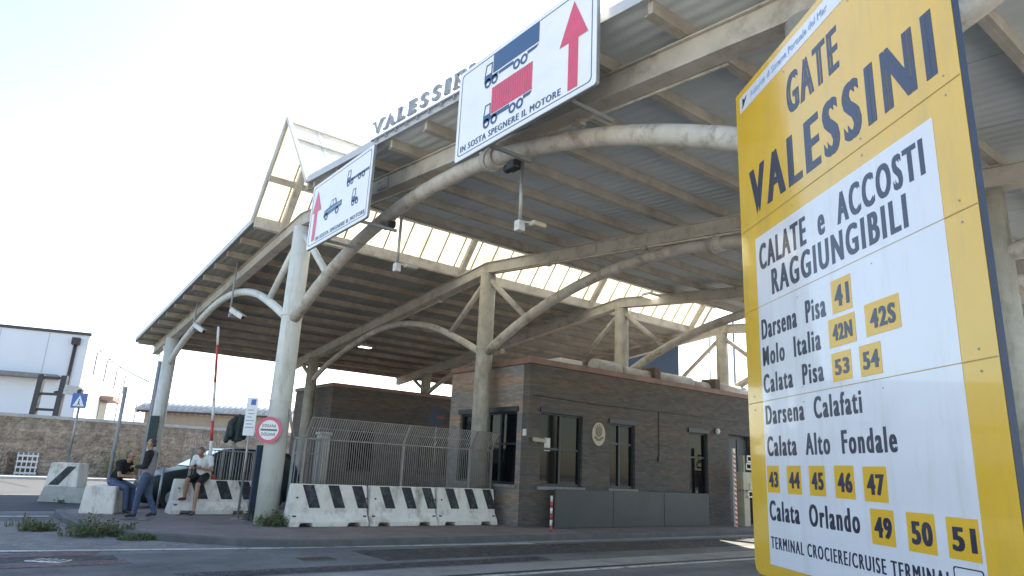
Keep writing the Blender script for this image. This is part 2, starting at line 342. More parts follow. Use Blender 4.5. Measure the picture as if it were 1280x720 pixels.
plaster = mat('beige_plaster', (.36,.31,.24), .85, .12, 1.5, .15, 20)
dark_steel = mat('dark_steel', (.03,.028,.032), .5, .3, 4, .1, 30)
rubber = mat('rubber', (.018,.018,.018), .8, .2, 8)
beige = mat('beige_cabinet', (.42,.38,.29), .5, .1, 3, dirt=(.25,.22,.16), dscale=2, damt=.4)
green_tarp = mat('dark_green_tarp', (.02,.04,.04), .6, .3, 4, .3, 15)
def stone():
    m = mat('rough_stone', (.3,.24,.185), .9, .25, 2); N, L, b = nodes_of(m)
    tc = N.new('ShaderNodeTexCoord'); sp = N.new('ShaderNodeSeparateXYZ'); L(tc.outputs['Object'], sp.inputs[0]); cb = N.new('ShaderNodeCombineXYZ'); L(sp.outputs[0], cb.inputs[0]); L(sp.outputs[2], cb.inputs[1])
    br = N.new('ShaderNodeTexBrick'); br.inputs['Scale'].default_value = 1; br.inputs['Brick Width'].default_value = .42; br.inputs['Row Height'].default_value = .2; br.inputs['Mortar Size'].default_value = .012
    br.inputs['Color1'].default_value = (.40,.31,.235,1); br.inputs['Color2'].default_value = (.31,.24,.185,1); br.inputs['Mortar'].default_value = (.27,.22,.17,1); L(cb.outputs[0], br.inputs[0])
    n = N.new('ShaderNodeTexNoise'); n.inputs['Scale'].default_value = 2.2; n.inputs['Detail'].default_value = 8; L(tc.outputs['Object'], n.inputs[0])
    mr = N.new('ShaderNodeMapRange'); mr.inputs[1].default_value = .3; mr.inputs[2].default_value = .7; mr.inputs[3].default_value = .62; mr.inputs[4].default_value = 1.35; L(n.outputs[0], mr.inputs[0])
    mx = N.new('ShaderNodeMix'); mx.data_type = 'RGBA'; mx.blend_type = 'MULTIPLY'; mx.inputs[0].default_value = 1; L(br.outputs[0], mx.inputs[6]); L(mr.outputs[0], mx.inputs[7]); L(mx.outputs[2], b.inputs['Base Color'])
    v = N.new('ShaderNodeTexVoronoi'); v.inputs['Scale'].default_value = 6.5; L(tc.outputs['Object'], v.inputs[0])
    bp = N.new('ShaderNodeBump'); bp.inputs['Strength'].default_value = 1; bp.inputs['Distance'].default_value = .16; L(v.outputs[0], bp.inputs['Height']); L(bp.outputs[0], b.inputs['Normal']); return m
stone_m = stone()

# ------------------------------------------------------------------ ground, roads, pavements
def sheet(name, poly, z, m):
    return tag(MB().prism(poly, z-.003, z).build(name, m), kind='structure')
mb = MB(); mb.quad((-400,-400,0), (400,-400,0), (400,600,0), (-400,600,0)); tag(mb.build('ground', asphalt), kind='structure')
sheet('bounce_ground', [(-90,-90), (90,-90), (90,-5.5), (-2.8,-5.5), (-2.8,11.0), (-12,19.8), (-90,19.8)], .005, pale_conc)  # unseen pale ground, added to bounce sunlight up under the canopy
KY = 12.9                                            # kerb line of the island in front of the office
isl = [(60,KY), (6.2,KY), (5.2,KY+.12), (4.4,KY+.5), (3.6,KY+1.25), (2.9,KY+2.1), (2.45,KY+3.0), (2.2,16.9), (2.1,18.5), (2.15,20.8), (2.4,21.2), (60,21.2)]
def inset(P, d):
    n = len(P); c = []
    for i in range(n):
        a, b, e = Vector(P[i-1]), Vector(P[i]), Vector(P[(i+1)%n])
        n1 = (b-a).normalized(); n2 = (e-b).normalized(); q = Vector((-n1.y, n1.x))+Vector((-n2.y, n2.x))
        q = q/(q.length_squared)*2 if q.length > 1e-4 else Vector((0,0)); c.append(tuple(b+q*d))
    return c
isl_in = inset(isl, -.16)
tag(MB().prism(isl_in, -.02, .118).build('pavement', paver), kind='structure')
kb = bmesh.new()
nI = len(isl); R4 = []
for P, h in ((isl, -.02), (isl, .11), (inset(isl, -.025), .13), (isl_in, .13), (isl_in, -.02)): R4.append([kb.verts.new((x, y, h)) for x, y in P])
for i in range(4):
    for k in range(nI): kb.faces.new((R4[i][k], R4[i][(k+1)%nI], R4[i+1][(k+1)%nI], R4[i+1][k]))
bmesh.ops.recalc_face_normals(kb, faces=kb.faces[:])
mb = MB(); mb._add(kb); tag(mb.build('kerb', kerbm), kind='structure')
isl2 = [(60,27.3), (9.5,27.3), (8.9,27.7), (8.7,28.6), (8.7,32.6), (9.4,33.4), (60,33.4)]
tag(MB().prism(isl2, -.02, .13).build('pavement', paver), kind='structure')
tag(MB().prism([(-60,43.6), (80,43.6), (80,46.4), (-60,46.4)], -.02, .13).build('pavement', pale_conc), kind='structure')
sheet('road', [(-60,22.0), (80,22.0), (80,27.2), (8.5,27.2), (8.5,33.8), (80,33.8), (80,43.5), (-60,43.5)], .006, dark_asphalt)
# gravelly apron by the island nose, gutter strip and road joint
ap = [(-6,13.9), (1.0,13.75), (4.2,13.2), (5.5,12.92), (5.2,KY+.1), (4.4,KY+.48), (3.6,KY+1.23), (2.9,KY+2.08), (2.45,KY+2.98), (2.2,16.9), (2.12,18.5), (1.0,18.9), (-6,19.4)]
sheet('gravel_verge', ap, .006, gravel)
sheet('gutter_strip', [(-20,9.2), (60,9.2), (60,9.95), (-20,9.95)], .006, gutterm)
sheet('gutter_strip', [(9.5,12.6), (60,12.6), (60,12.895), (5.6,12.895)], .006, gutterm)
sheet('road_joint', [(-20,9.1), (60,9.1), (60,9.19), (-20,9.19)], .007, black_paint)
sheet('road_line', [(-20,8.86), (60,8.86), (60,9.0), (-20,9.0)], .006, line_white)
sheet('road_line', [(-12,13.62), (0.6,13.5), (4.6,12.92), (10.5,12.42), (10.5,12.54), (4.7,13.07), (.7,13.68), (-12,13.85)], .010, line_white)
sheet('road_line', [(-12,14.4), (1.4,14.35), (3.3,13.75), (3.35,13.85), (1.5,14.5), (-12,14.6)], .010, line_faint)
sheet('road_line', [(-8,20.1), (2.0,20.1), (2.0,20.3), (-8,20.3)], .010, line_white)
sheet('road_line', [(-8,29.2), (5.0,29.0), (5.0,29.2), (-8,29.4)], .012, line_faint)
sheet('red_road_paint', [(-6,12.75), (1.9,12.75), (2.1,13.2), (-6,13.35)], .009, line_red)
sheet('red_road_paint', [(-6,11.55), (2.3,11.7), (2.25,12.15), (-6,12.0)], .009, line_red)
# tyre-darkened lanes
dark_lane = worn_line('worn_lane_tar', (.08,.08,.085), .5, .2)
sheet('tar_patch', [(-6,12.2), (2.2,12.2), (2.2,12.7), (-6,12.7)], .006, dark_lane)
sheet('tar_patch', [(6,10.9), (40,10.6), (40,12.2), (6,12.3)], .006, dark_lane)
sheet('tar_patch', [(2.6,10.1), (9,10.1), (9,10.6), (2.6,10.6)], .0065, dark_lane)

# ------------------------------------------------------------------ canopy
FX = [5.84, 11.70, 17.57, 23.43]; YC, YL, YR = 16.5, 29.6, 3.4
XV, XE = 5.05, 24.2
def zl(y): return 7.70-(y-18.2)*.1041
def zr(y): return 7.67-(14.37-y)*.0959
canopy = thing('toll_canopy', 'large steel gate canopy on tube columns with split roof and slanted skylight strip', 'canopy', (14.5,16.5,0))
OFF = Matrix.Translation((-14.5,-16.5,0))
def cpart(mb, name, m, smooth=False):
    mb.bm.transform(OFF); return mb.build(name, m, canopy, smooth)
def smoothline(P, n=6):
    out = []; P = [Vector(p) for p in P]
    for i in range(len(P)-1):
        p0, p1, p2, p3 = P[max(i-1,0)], P[i], P[i+1], P[min(i+2,len(P)-1)]
        for k in range(n):
            t = k/n; out.append(.5*((2*p1)+(p2-p0)*t+(2*p0-5*p1+4*p2-p3)*t*t+(3*p1-p0-3*p2+p3)*t**3))
    out.append(P[-1]); return out
GT = Vector((0,16.44,10.03)); GB = Vector((0,18.2,7.78))
gdir = (GT-GB).normalized(); gn = Vector((0, gdir.z, -gdir.y)) if True else None
for i, X in enumerate(FX):
    cm = steel_white if i == 0 else col_dirty
    tm = tube_m
    z0 = .1
    base = 4.69 if X > 12 else z0
    mb = MB(); mb.tube([(X,YC,base), (X,YC,4.6+base*.02), (X,YC,7.28)], [.26,.245,.235], 24)
    for zz in (2.9, 4.98): 
        if base < 1: mb.tube([(X,YC,zz-.012), (X,YC,zz+.012)], .262, 24)
    c = cpart(mb, 'column', cm)
    if base < 1: MB().box((-.3,-.3,.1), (.3,.3,.14)).bm.free()
    b2 = 4.98 if X > 12 else z0
    mb = MB(); mb.tube([(X,YL,b2 if X > 12 else z0), (X,YL,6.0)], .24, 24); cpart(mb, 'column', cm)
    yr = 2.95 if i == 0 else YR
    mb = MB(); mb.tube([(X,yr,0), (X,yr,5.98)], .25, 24); cpart(mb, 'column', col_dirty)
    # upper chord: two box beams with flange lips and splice plates
    mb = MB()
    for (ya, za, yb, zb) in ((32.55, zl(32.55)-.21, YC, zl(YC)-.21), (YC, zl(YC)-.21, .3, zr(.3)-.21)):
        A = Vector((X,ya,za)); B = Vector((X,yb,zb)); dn = Vector((0,0,-1))
        mb.bar(A+dn*.16, B+dn*.16, .16, .30)
        mb.bar(A+dn*.012, B+dn*.012, .26, .024); mb.bar(A+dn*.335, B+dn*.335, .26, .024)
    cpart(mb, 'roof_beam', cream)
    for ys in (22.0, 12.0, 7.5):
        z = (zl(ys) if ys > YC else zr(ys))-.37; mb = MB()
        sl_ = -.1041 if ys > YC else .0959
        mb.bar((X-.1,ys-.22,z-.22*sl_), (X-.1,ys+.22,z+.22*sl_), .03, .24)
        for a in (-.15,-.05,.05,.15): mb.bar((X-.13,ys+a,z+.04), (X-.112,ys+a,z+.04), .03, .03); mb.bar((X-.13,ys+a,z-.07), (X-.112,ys+a,z-.07), .03, .03)
        cpart(mb, 'splice_plate', cream)
    # arches
    arc = []
    for k in range(31):
        y = 16.32-(16.32-(3.15 if i == 0 else 3.58))*k/30; arc.append((X, y, 6.46-1.55*abs((y-9.95)/6.37)**2.05))
    mb = MB(); mb.tube(arc, .135, 14); cpart(mb, 'arch_tube', tm)
    for yy in (8.3,):
        z = 6.46-1.55*abs((yy-9.95)/6.37)**2.05; mb = MB()
        mb.tube([(X,yy-.16,z-.01), (X,yy+.16,z+.01)], .175, 14); mb.tube([(X,yy-.02,z-.01), (X,yy+.02,z+.01)], .2, 14)
        mb.bar((X-.05,yy-.12,z+.1), (X-.05,yy-.3,zr(yy-.2)-.53), .1, .05); mb.bar((X-.05,yy+.12,z+.1), (X-.05,yy+.3,zr(yy+.2)-.53), .1, .05)
        cpart(mb, 'arch_clamp', cream)
    sm = smoothline([(X,29.45,5.02), (X,27.7,5.68), (X,25.2,6.26), (X,23.4,6.5), (X,21.6,6.47), (X,19.7,6.12), (X,18.0,5.5), (X,16.65,4.9)], 5)
    sm = sm if i < 2 else sm[:16]
    mb = MB(); mb.tube(sm, .11, 12); cpart(mb, 'small_arch', steel_white if i == 0 else tube_m)
    # struts and brackets
    mb = MB(); mb.tube([(X,16.62,7.1), (X,18.45,5.72)], .085, 10); cpart(mb, 'strut', cm if i == 0 else cream)
    mb = MB(); mb.tube([(X,16.38,7.1), (X,14.55,5.66)], .085, 10); cpart(mb, 'strut', cm if i == 0 else cream)
    mb = MB(); mb.tube(smoothline([(X,29.75,5.25), (X,30.2,5.45), (X,30.75,5.78), (X,31.0,6.0)], 4), .085, 10); cpart(mb, 'bracket', cm)
    mb = MB(); mb.tube(smoothline([(X,yr-.15,5.0), (X,yr-.7,5.15), (X,yr-1.6,5.5), (X,yr-2.2,5.85)], 4), .12, 10); cpart(mb, 'bracket', tm)
    # skylight rafter
    mb = MB(); mb.bar(Vector((X,0,0))+GB-gdir*.25+Vector((0,-.1,-.12)), Vector((X,0,0))+GT+Vector((0,-.1,-.12)), .14, .18, (1,0,0)); cpart(mb, 'skylight_rafter', cream)
    mb = MB(); mb.bar((X,16.40,9.94), (X,14.42,7.62), .09, .09, (1,0,0)); cpart(mb, 'skylight_prop', steel_white)
# purlins
for k in range(13):
    y = 18.15+k*1.2; y = min(y, 32.45); mb = MB(); z = zl(y)
    mb.bar((XV+.06,y,z-.115), (XE-.06,y,z-.115), .11, .19); mb.bar((XV+.06,y-.05,z-.2), (XE-.06,y-.05,z-.2), .06, .02); cpart(mb, 'purlin', rust_purlin)
for k in range(12):
    y = 14.15-k*1.22; z = zr(y); mb = MB()
    mb.bar((XV+.06,y,z-.105), (XE-.06,y,z-.105), .075, .17); mb.bar((XV+.06,y+.05,z-.185), (XE-.06,y+.05,z-.185), .07, .02); cpart(mb, 'purlin', purlin_m)
for (x, ya, yb) in ((FX[0]+.12, 16.0, 4.0), (FX[1]+.12, 29.0, 17.0), (FX[1]-.12, 15.8, 4.5)):
    mb = MB(); f = zl if ya > 16.6 else zr
    mb.tube([(x,ya,f(ya)-.6), (x,yb,f(yb)-.6)], .018, 6)
    for t in (.2,.5,.8): y = ya+(yb-ya)*t; mb.box((x-.05,y-.06,f(y)-.66), (x+.05,y+.06,f(y)-.54))
    cpart(mb, 'cable_conduit', col_dirty)
# roof sheets
def slab(y0, z0, y1, z1, name, m):
    mb = MB(); mb.bar((XV,(y0),z0+.02), (XV,y1,z1+.02), .02, .02); mb.bm.clear()
    P = [(XV,y0,z0-.015), (XE,y0,z0-.015), (XE,y1,z1-.015), (XV,y1,z1-.015)]; bm = bmesh.new()
    lo = [bm.verts.new(p) for p in P]; hi = [bm.verts.new((p[0],p[1],p[2]+.07)) for p in P]
    bm.faces.new(lo); bm.faces.new(hi[::-1])
    for i in range(4): bm.faces.new((lo[i], lo[(i+1)%4], hi[(i+1)%4], hi[i]))
    bmesh.ops.recalc_face_normals(bm, faces=bm.faces[:]); mb._add(bm); cpart(mb, name, m)
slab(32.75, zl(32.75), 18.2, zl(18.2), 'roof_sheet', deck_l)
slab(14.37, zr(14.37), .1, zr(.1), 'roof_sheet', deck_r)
# fascias
for (ya, za, yb, zb) in ((32.75, zl(32.75), 18.2, zl(18.2)), (14.37, zr(14.37), .1, zr(.1))):
    for x in (XV-.016, XE+.016):
        mb = MB(); mb.bar((x,ya,za+.03), (x,yb,zb+.03), .03, .15); cpart(mb, 'fascia', fascia_m)
mb = MB(); mb.bar((XV,32.79,zl(32.79)), (XE,32.79,zl(32.79)), .06, .16); cpart(mb, 'gutter', fascia_m)
mb = MB(); mb.bar((XV+.02,14.43,zr(14.43)-.06), (XE-.02,14.43,zr(14.43)-.06), .08, .26); cpart(mb, 'edge_beam', cream)
mb = MB(); mb.bar((XV+.02,18.12,zl(18.12)-.02), (XE-.02,18.12,zl(18.12)-.02), .1, .3); cpart(mb, 'edge_beam', cream)
# skylight
X0 = Vector((XV,0,0)); X1 = Vector((XE,0,0))
mb = MB(); nrm = Vector((0,-gdir.z,gdir.y)); a0 = GB+gdir*.02
bm = bmesh.new(); nseg = 29
P = [X0+a0, X1+a0, X1+GT, X0+GT]; lo = [bm.verts.new(p-nrm*.006) for p in P]; hi = [bm.verts.new(p+nrm*.006) for p in P]
bm.faces.new(lo); bm.faces.new(hi[::-1])
for i in range(4): bm.faces.new((lo[i], lo[(i+1)%4], hi[(i+1)%4], hi[i]))
bmesh.ops.recalc_face_normals(bm, faces=bm.faces[:]); mb._add(bm); cpart(mb, 'skylight_glazing', fibre)
for k in range(31):
    x = Vector((XV+.02+(XE-XV-.04)*k/30, 0, 0)); off = Vector((0,-.035,-.03)); mb = MB()
    mb.bar(x+GB+off, x+GT+off, .03, .045, (1,0,0)); cpart(mb, 'glazing_bar', cream)
g2 = Vector((0,14.46,7.74)); d2 = (GT-g2).normalized(); n2 = Vector((0,-d2.z,d2.y)); bm = bmesh.new(); P = [X0+g2, X1+g2, X1+GT-d2*.02, X0+GT-d2*.02]
lo = [bm.verts.new(p-n2*.006) for p in P]; hi = [bm.verts.new(p+n2*.006) for p in P]; bm.faces.new(lo); bm.faces.new(hi[::-1])
for i in range(4): bm.faces.new((lo[i], lo[(i+1)%4], hi[(i+1)%4], hi[i]))
bmesh.ops.recalc_face_normals(bm, faces=bm.faces[:]); mb = MB(); mb._add(bm); cpart(mb, 'skylight_glazing', translucent(True))
for t, hh in ((.44,.17), (.99,.09)):
    p = GB+(GT-GB)*t+Vector((0,-.1,-.075)); mb = MB(); mb.bar(X0+p, X1+p, .08, hh, gdir); cpart(mb, 'skylight_rail', cream)
for X in (XV, XE):
    mb = MB(); mb.bar((X,18.25,7.75), (X,16.42,10.09), .09, .1, (1,0,0)); cpart(mb, 'skylight_frame', steel_white)
    mb = MB(); mb.bar((X,16.42,10.06), (X,14.40,7.66), .09, .09, (1,0,0)); cpart(mb, 'skylight_prop', steel_white)
mb = MB(); mb.tube([(XV,15.75,9.25), (XE,15.75,9.25)], .03, 8); cpart(mb, 'tie_rail', cream)
mb = MB()
for k in range(5): mb.tube([(XV+.7+k*2.2,15.75,9.22), (XV+.7+k*2.2,14.5,7.7)], .018, 6)
cpart(mb, 'guard_rail', cream)

# ------------------------------------------------------------------ lettering on the roof edge
rl = thing('rooftop_lettering', 'grey serif block letters spelling VALESSINI along the front roof edge', 'lettering', M=frame((XV-.05, 10.98, zr(10.98)+.14), (0,-1,-.0959), (0,-.0959*-1*-1,1)))
letter_grey = mat('grey_letter_paint', (.24,.26,.3), .5, .1, 4)
xx = 0.0
SER = {'V': [(0,1),(.72,1)], 'A': [(0,0),(.72,0)], 'L': [(0,0),(0,1)], 'E': [(0,0),(0,1)], 'N': [(0,0),(0,1),(.68,1)], 'I': [(.12,0),(.12,1)], 'S': []}
for ch in 'VALESSINI':
    H_ = .255; wdt = {'I': .13, 'V': .32, 'A': .32}.get(ch, .24)
    o = text(ch, xx, xx+wdt, 0, H_, 0, letter_grey, rl, .03, 'letter', .05)
    bm = bmesh.new(); bm.from_mesh(o.data)
    for sx, sy in SER[ch]:
        cx = xx+sx*wdt/.72 if ch in 'VA' else xx+(wdt/2 if ch == 'I' else (.045 if sx == 0 else wdt-.04))
        bb = bmesh.new(); bmesh.ops.create_cube(bb, size=1); hw = .085
        for v in bb.verts: v.co = Vector((cx+v.co.x*hw*1.7, sy*H_+v.co.y*.035+(.012 if sy == 0 else -.012), .025+v.co.z*.046))
        t = bpy.data.meshes.new('t'); bb.to_mesh(t); bb.free(); bm.from_mesh(t); bpy.data.meshes.remove(t)
    bm.to_mesh(o.data); bm.free(); xx += wdt+.15
mb = MB(); mb.box((-.1,-.09,0), (xx,-.06,.03)); 
for k in range(9): mb.box((.1+k*.38,-.16,.005), (.13+k*.38,-.05,.025))
mb.build('support_rail', letter_grey, rl)

# ------------------------------------------------------------------ hanging lane signs
def wheel(mb, c, r): mb.ring(c, r*.55, r, .028, .032, 20)
def hang_sign(name, label, y0, z0, wd, h):
    M = frame((4.92, y0*.8817, 1.55+(z0-1.55)*.8817), (0,-1,0), (0,0,1)) @ Matrix.Diagonal((.8817,.8817,.8817,1)); r = thing(name, label, 'sign', M=M, group='lane signs hung on the front arch')
    mb = MB(); mb.prism(rrect(0,0,wd,h,.06), -.03, .02); mb.mi = 1; mb.prism(rrect(.012,.012,wd-.012,h-.012,.05), .0202, .024); mb.build('panel', [sign_back, sign_white], r)
    mb = MB(); outline(mb, rrect(.09,.08,wd-.09,h-.08,.07), .014, .0245, .028); mb.build('border', navy, r)
    for x in (wd*.22, wd*.78):
        mb = MB(); mb.box((x-.03,.1,-.09), (x+.03,h-.05,-.031)); mb.box((x-.025,.12,-1.02), (x+.025,.18,-.09)); mb.build('bracket', galv, r)
    return r
s1 = hang_sign('hanging_sign', 'white lane sign with two container trucks and a pink arrow at its right edge', 9.01, 6.42, 3.33, 1.68)
def cab(mb, x, y, w_, h_):
    mb.prism([(x,y), (x+w_,y), (x+w_,y+h_*.42), (x,y+h_*.42)], .028, .032)
    mb.prism([(x,y+h_*.42), (x+.018,y+h_*.42), (x+.05,y+h_-.02), (x+w_-.02,y+h_-.02), (x+w_-.02,y+h_*.42), (x+w_,y+h_*.42), (x+w_,y+h_), (x+.035,y+h_)], .028, .032)
mb = MB(); mb.prism([(.99,1.25), (2.12,1.25), (2.12,1.58), (.99,1.58)], .028, .032); mb.prism([(.97,1.14), (1.1,1.14), (1.12,1.22), (.97,1.22)], .028, .032)
mb.prism([(1.14,1.16), (1.52,1.16), (1.52,1.215), (1.14,1.215)], .028, .032); mb.prism([(1.86,1.16), (2.06,1.17), (2.12,1.215), (1.86,1.215)], .028, .032)
cab(mb, .76, 1.14, .2, .33)
for x in (.86,1.04,1.6,1.78): wheel(mb, (x,1.12), .085)
mb.build('truck_symbol', navy, s1)
mb = MB(); 
for k in range(18): mb.prism([(.99+k*.0562,.53), (.99+k*.0562+.047,.53), (.99+k*.0562+.047,.98), (.99+k*.0562,.98)], .028, .032)
mb.prism([(.985,.52), (2.0,.52), (2.0,.535), (.985,.535)], .0282, .0315); mb.build('container_symbol', sign_red, s1)
mb = MB(); mb.prism([(.98,.43), (1.46,.43), (1.46,.50), (.98,.50)], .028, .032); mb.prism([(1.8,.44), (1.96,.45), (2.0,.50), (1.8,.50)], .028, .032); cab(mb, .79, .42, .18, .31)
for x in (.88,1.08,1.54,1.72): wheel(mb, (x,.40), .085)
mb.build('truck_symbol', navy, s1)
def arrow(x0, x1, y0, y1, hx0, hx1, ht, r):
    mb = MB(); mb.prism([(x0,y0), (x1,y0), (x1,y1), (hx1,y1), ((x0+x1)/2,ht), (hx0,y1), (x0,y1)], .028, .032); mb.build('arrow', sign_red, r)
arrow(2.78, 2.97, .13, .88, 2.59, 3.16, 1.5, s1)
text('IN SOSTA SPEGNERE IL MOTORE', .17, 2.63, .14, .105, .028, navy, s1, 0, spc=1.15, smear=.009)
s2 = hang_sign('hanging_sign', 'white lane sign with car and tractor symbols and a pink arrow at its left edge', 15.36, 6.34, 3.19, 1.63)
arrow(.28, .45, .17, .88, .15, .66, 1.42, s2)
mb = MB(); mb.prism([(.86,.6), (1.82,.66), (1.82,.79), (1.55,.79), (1.48,.93), (1.26,.93), (1.16,.79), (.9,.76)], .028, .032); mb.mi = 1
mb.prism([(1.22,.80), (1.34,.80), (1.34,.90), (1.28,.90)], .0322, .034); mb.prism([(1.38,.80), (1.5,.80), (1.45,.90), (1.38,.90)], .0322, .034); mb.prism([(.95,.7), (1.8,.73), (1.8,.74), (.95,.71)], .0322, .034); mb.mi = 0
for x in (1.02,1.6): wheel(mb, (x,.6), .09)
mb.build('car_symbol', [navy, sign_white], s2)
mb = MB(); cab(mb, 1.99, 1.1, .17, .28); mb.prism([(2.16,1.1), (3.06,1.1), (3.06,1.16), (2.16,1.16)], .028, .032)
for x in (2.07,2.25,2.62,2.8): wheel(mb, (x,1.08), .07)
mb.build('truck_symbol', navy, s2)
mb = MB(); cab(mb, 2.34, .55, .17, .3); mb.prism([(2.5,.55), (2.62,.55), (2.62,.62), (2.5,.64)], .028, .032)
for x in (2.42,2.6): wheel(mb, (x,.53), .07)
mb.build('tractor_symbol', navy, s2)
text('IN SOSTA SPEGNERE IL MOTORE', .55, 3.04, .13, .09, .028, navy, s2, 0, spc=1.15, smear=.007)

# ------------------------------------------------------------------ yellow gate board
YS = frame((5.22,3.43,.85), (-.52,-.854,0), (0,0,1)); WB, HB = 2.68, 4.26
board = thing('gate_board', 'tall yellow and white gate information board listing docks in dark letters', 'sign', M=YS)
def bpoly(e): 
    q = rrect(e, e, WB-e, HB-e, .09); return q[14:28]+[(WB-e, HB-e), (e, HB-e)]
mb = MB(); mb.prism(bpoly(0), -.04, 0); mb.build('panel_core', edge_navy, board)
mb = MB(); mb.prism(bpoly(.004), .0005, .004); mb.build('yellow_face', yellow, board)
mb = MB(); mb.prism([(.27,.1), (2.44,.1), (2.44,2.73), (.27,2.73)], .0045, .007); mb.build('white_field', panel_white, board)
mb = MB(); mb.prism([(.09,4.03), (2.55,4.03), (2.55,4.19), (.09,4.19)], .0045, .007); mb.build('header_strip', panel_white, board)
text('Autorità di Sistema Portuale del Mar', .31, 1.56, 4.085, .06, .0075, pale_blue, board, 0)
mb = MB(); mb.prism([(.14,4.06), (.18,4.09), (.24,4.15), (.2,4.14), (.185,4.125), (.17,4.15), (.15,4.16), (.15,4.1)], .0075, .0095); mb.build('emblem', letter_ink, board)
BO = .022
def brd(s, x0, x1, y, cap, b=.012): text(s, x0, x1, y, cap, .0075, letter_ink, board, b, spc=1.3, th=.001, smear=cap*.085)
text('GATE', .92, 1.61, 3.56, .34, .005, letter_ink, board, .006, spc=1.3, th=.001, smear=.034)
text('VALESSINI', .21, 2.48, 2.96, .42, .005, letter_ink, board, .006, spc=1.35, th=.001, smear=.045)
brd('CALATE  e  ACCOSTI', .33, 2.33, 2.43, .22); brd('RAGGIUNGIBILI', .52, 2.15, 2.175, .21)
brd('Darsena  Pisa', .31, 1.25, 1.84, .165); brd('Molo  Italia', .31, 1.16, 1.62, .155); brd('Calata  Pisa', .3, 1.17, 1.4, .15)
brd('Darsena  Calafati', .31, 1.57, 1.15, .15); brd('Calata  Alto  Fondale', .31, 1.87, .905, .15); brd('Calata  Orlando', .3, 1.45, .425, .145)
brd('TERMINAL CROCIERE/CRUISE TERMINAL', .3, 2.2, .22, .085, .0)
for s, x0, x1, y0, y1 in (('41',1.345,1.57,1.83,2.06), ('42N',1.28,1.585,1.605,1.80), ('42S',1.69,2.02,1.61,1.815), ('53',1.29,1.51,1.375,1.565), ('54',1.6,1.815,1.37,1.565),
    ('43',.29,.48,.63,.83), ('44',.60,.80,.63,.83), ('45',.91,1.11,.63,.83), ('46',1.225,1.44,.625,.83), ('47',1.535,1.76,.62,.825), ('49',1.575,1.79,.38,.58), ('50',1.9,2.12,.375,.58), ('51',2.205,2.42,.375,.575)):
    mb = MB(); mb.prism([(x0,y0), (x1,y0), (x1,y1), (x0,y1)], .0075, .0095); t = mb.build('number_tile', tile_yellow, board)
    e = (x1-x0)*.15; text(s, x0+e, x1-e, y0+.04, y1-y0-.085, .010, letter_ink, t, .025, spc=1.2, th=.001, smear=.012)
mb = MB(); outline(mb, rrect(2.22,.12,2.42,.34,.015), .006, .0075, .009); mb.build('icon_frame', letter_ink, board)
for y in (2.12, 1.335, 2.86):
    mb = MB(); mb.prism([(.006,y), (WB-.006,y), (WB-.006,y+.005), (.006,y+.005)], .0071, .0078); mb.build('panel_seam', seam_m, board)
mb = MB()
for x in (.13, .9, 1.8, 2.56):
    for y in (.06, 1.28, 1.39, 2.06, 2.18, 2.8, 2.92, 3.98): mb.disc((x,y), .006, .0072, .0085, 10)
mb.build('rivet', galv, board)
for x in (.45, 2.2):
    mb = MB(); mb.tube([(x,-.85,-.13), (x,HB-.15,-.13)], .05, 12)
    for y in (.3,1.6,2.9,4.0): mb.box((x-.09,y,-.1), (x+.09,y+.05,-.061))
    mb.build('post', galv, board)
mb = MB(); mb.tube(smoothline([(WB+.02,1.3,-.2), (WB+.05,1.22,-.35), (WB+.0,1.05,-.5), (2.2,.85,-.6)], 5), .035, 10); mb.tube([(2.2,-.85,-.6), (2.2,.9,-.6)], .035, 10); mb.build('brace', galv, board)

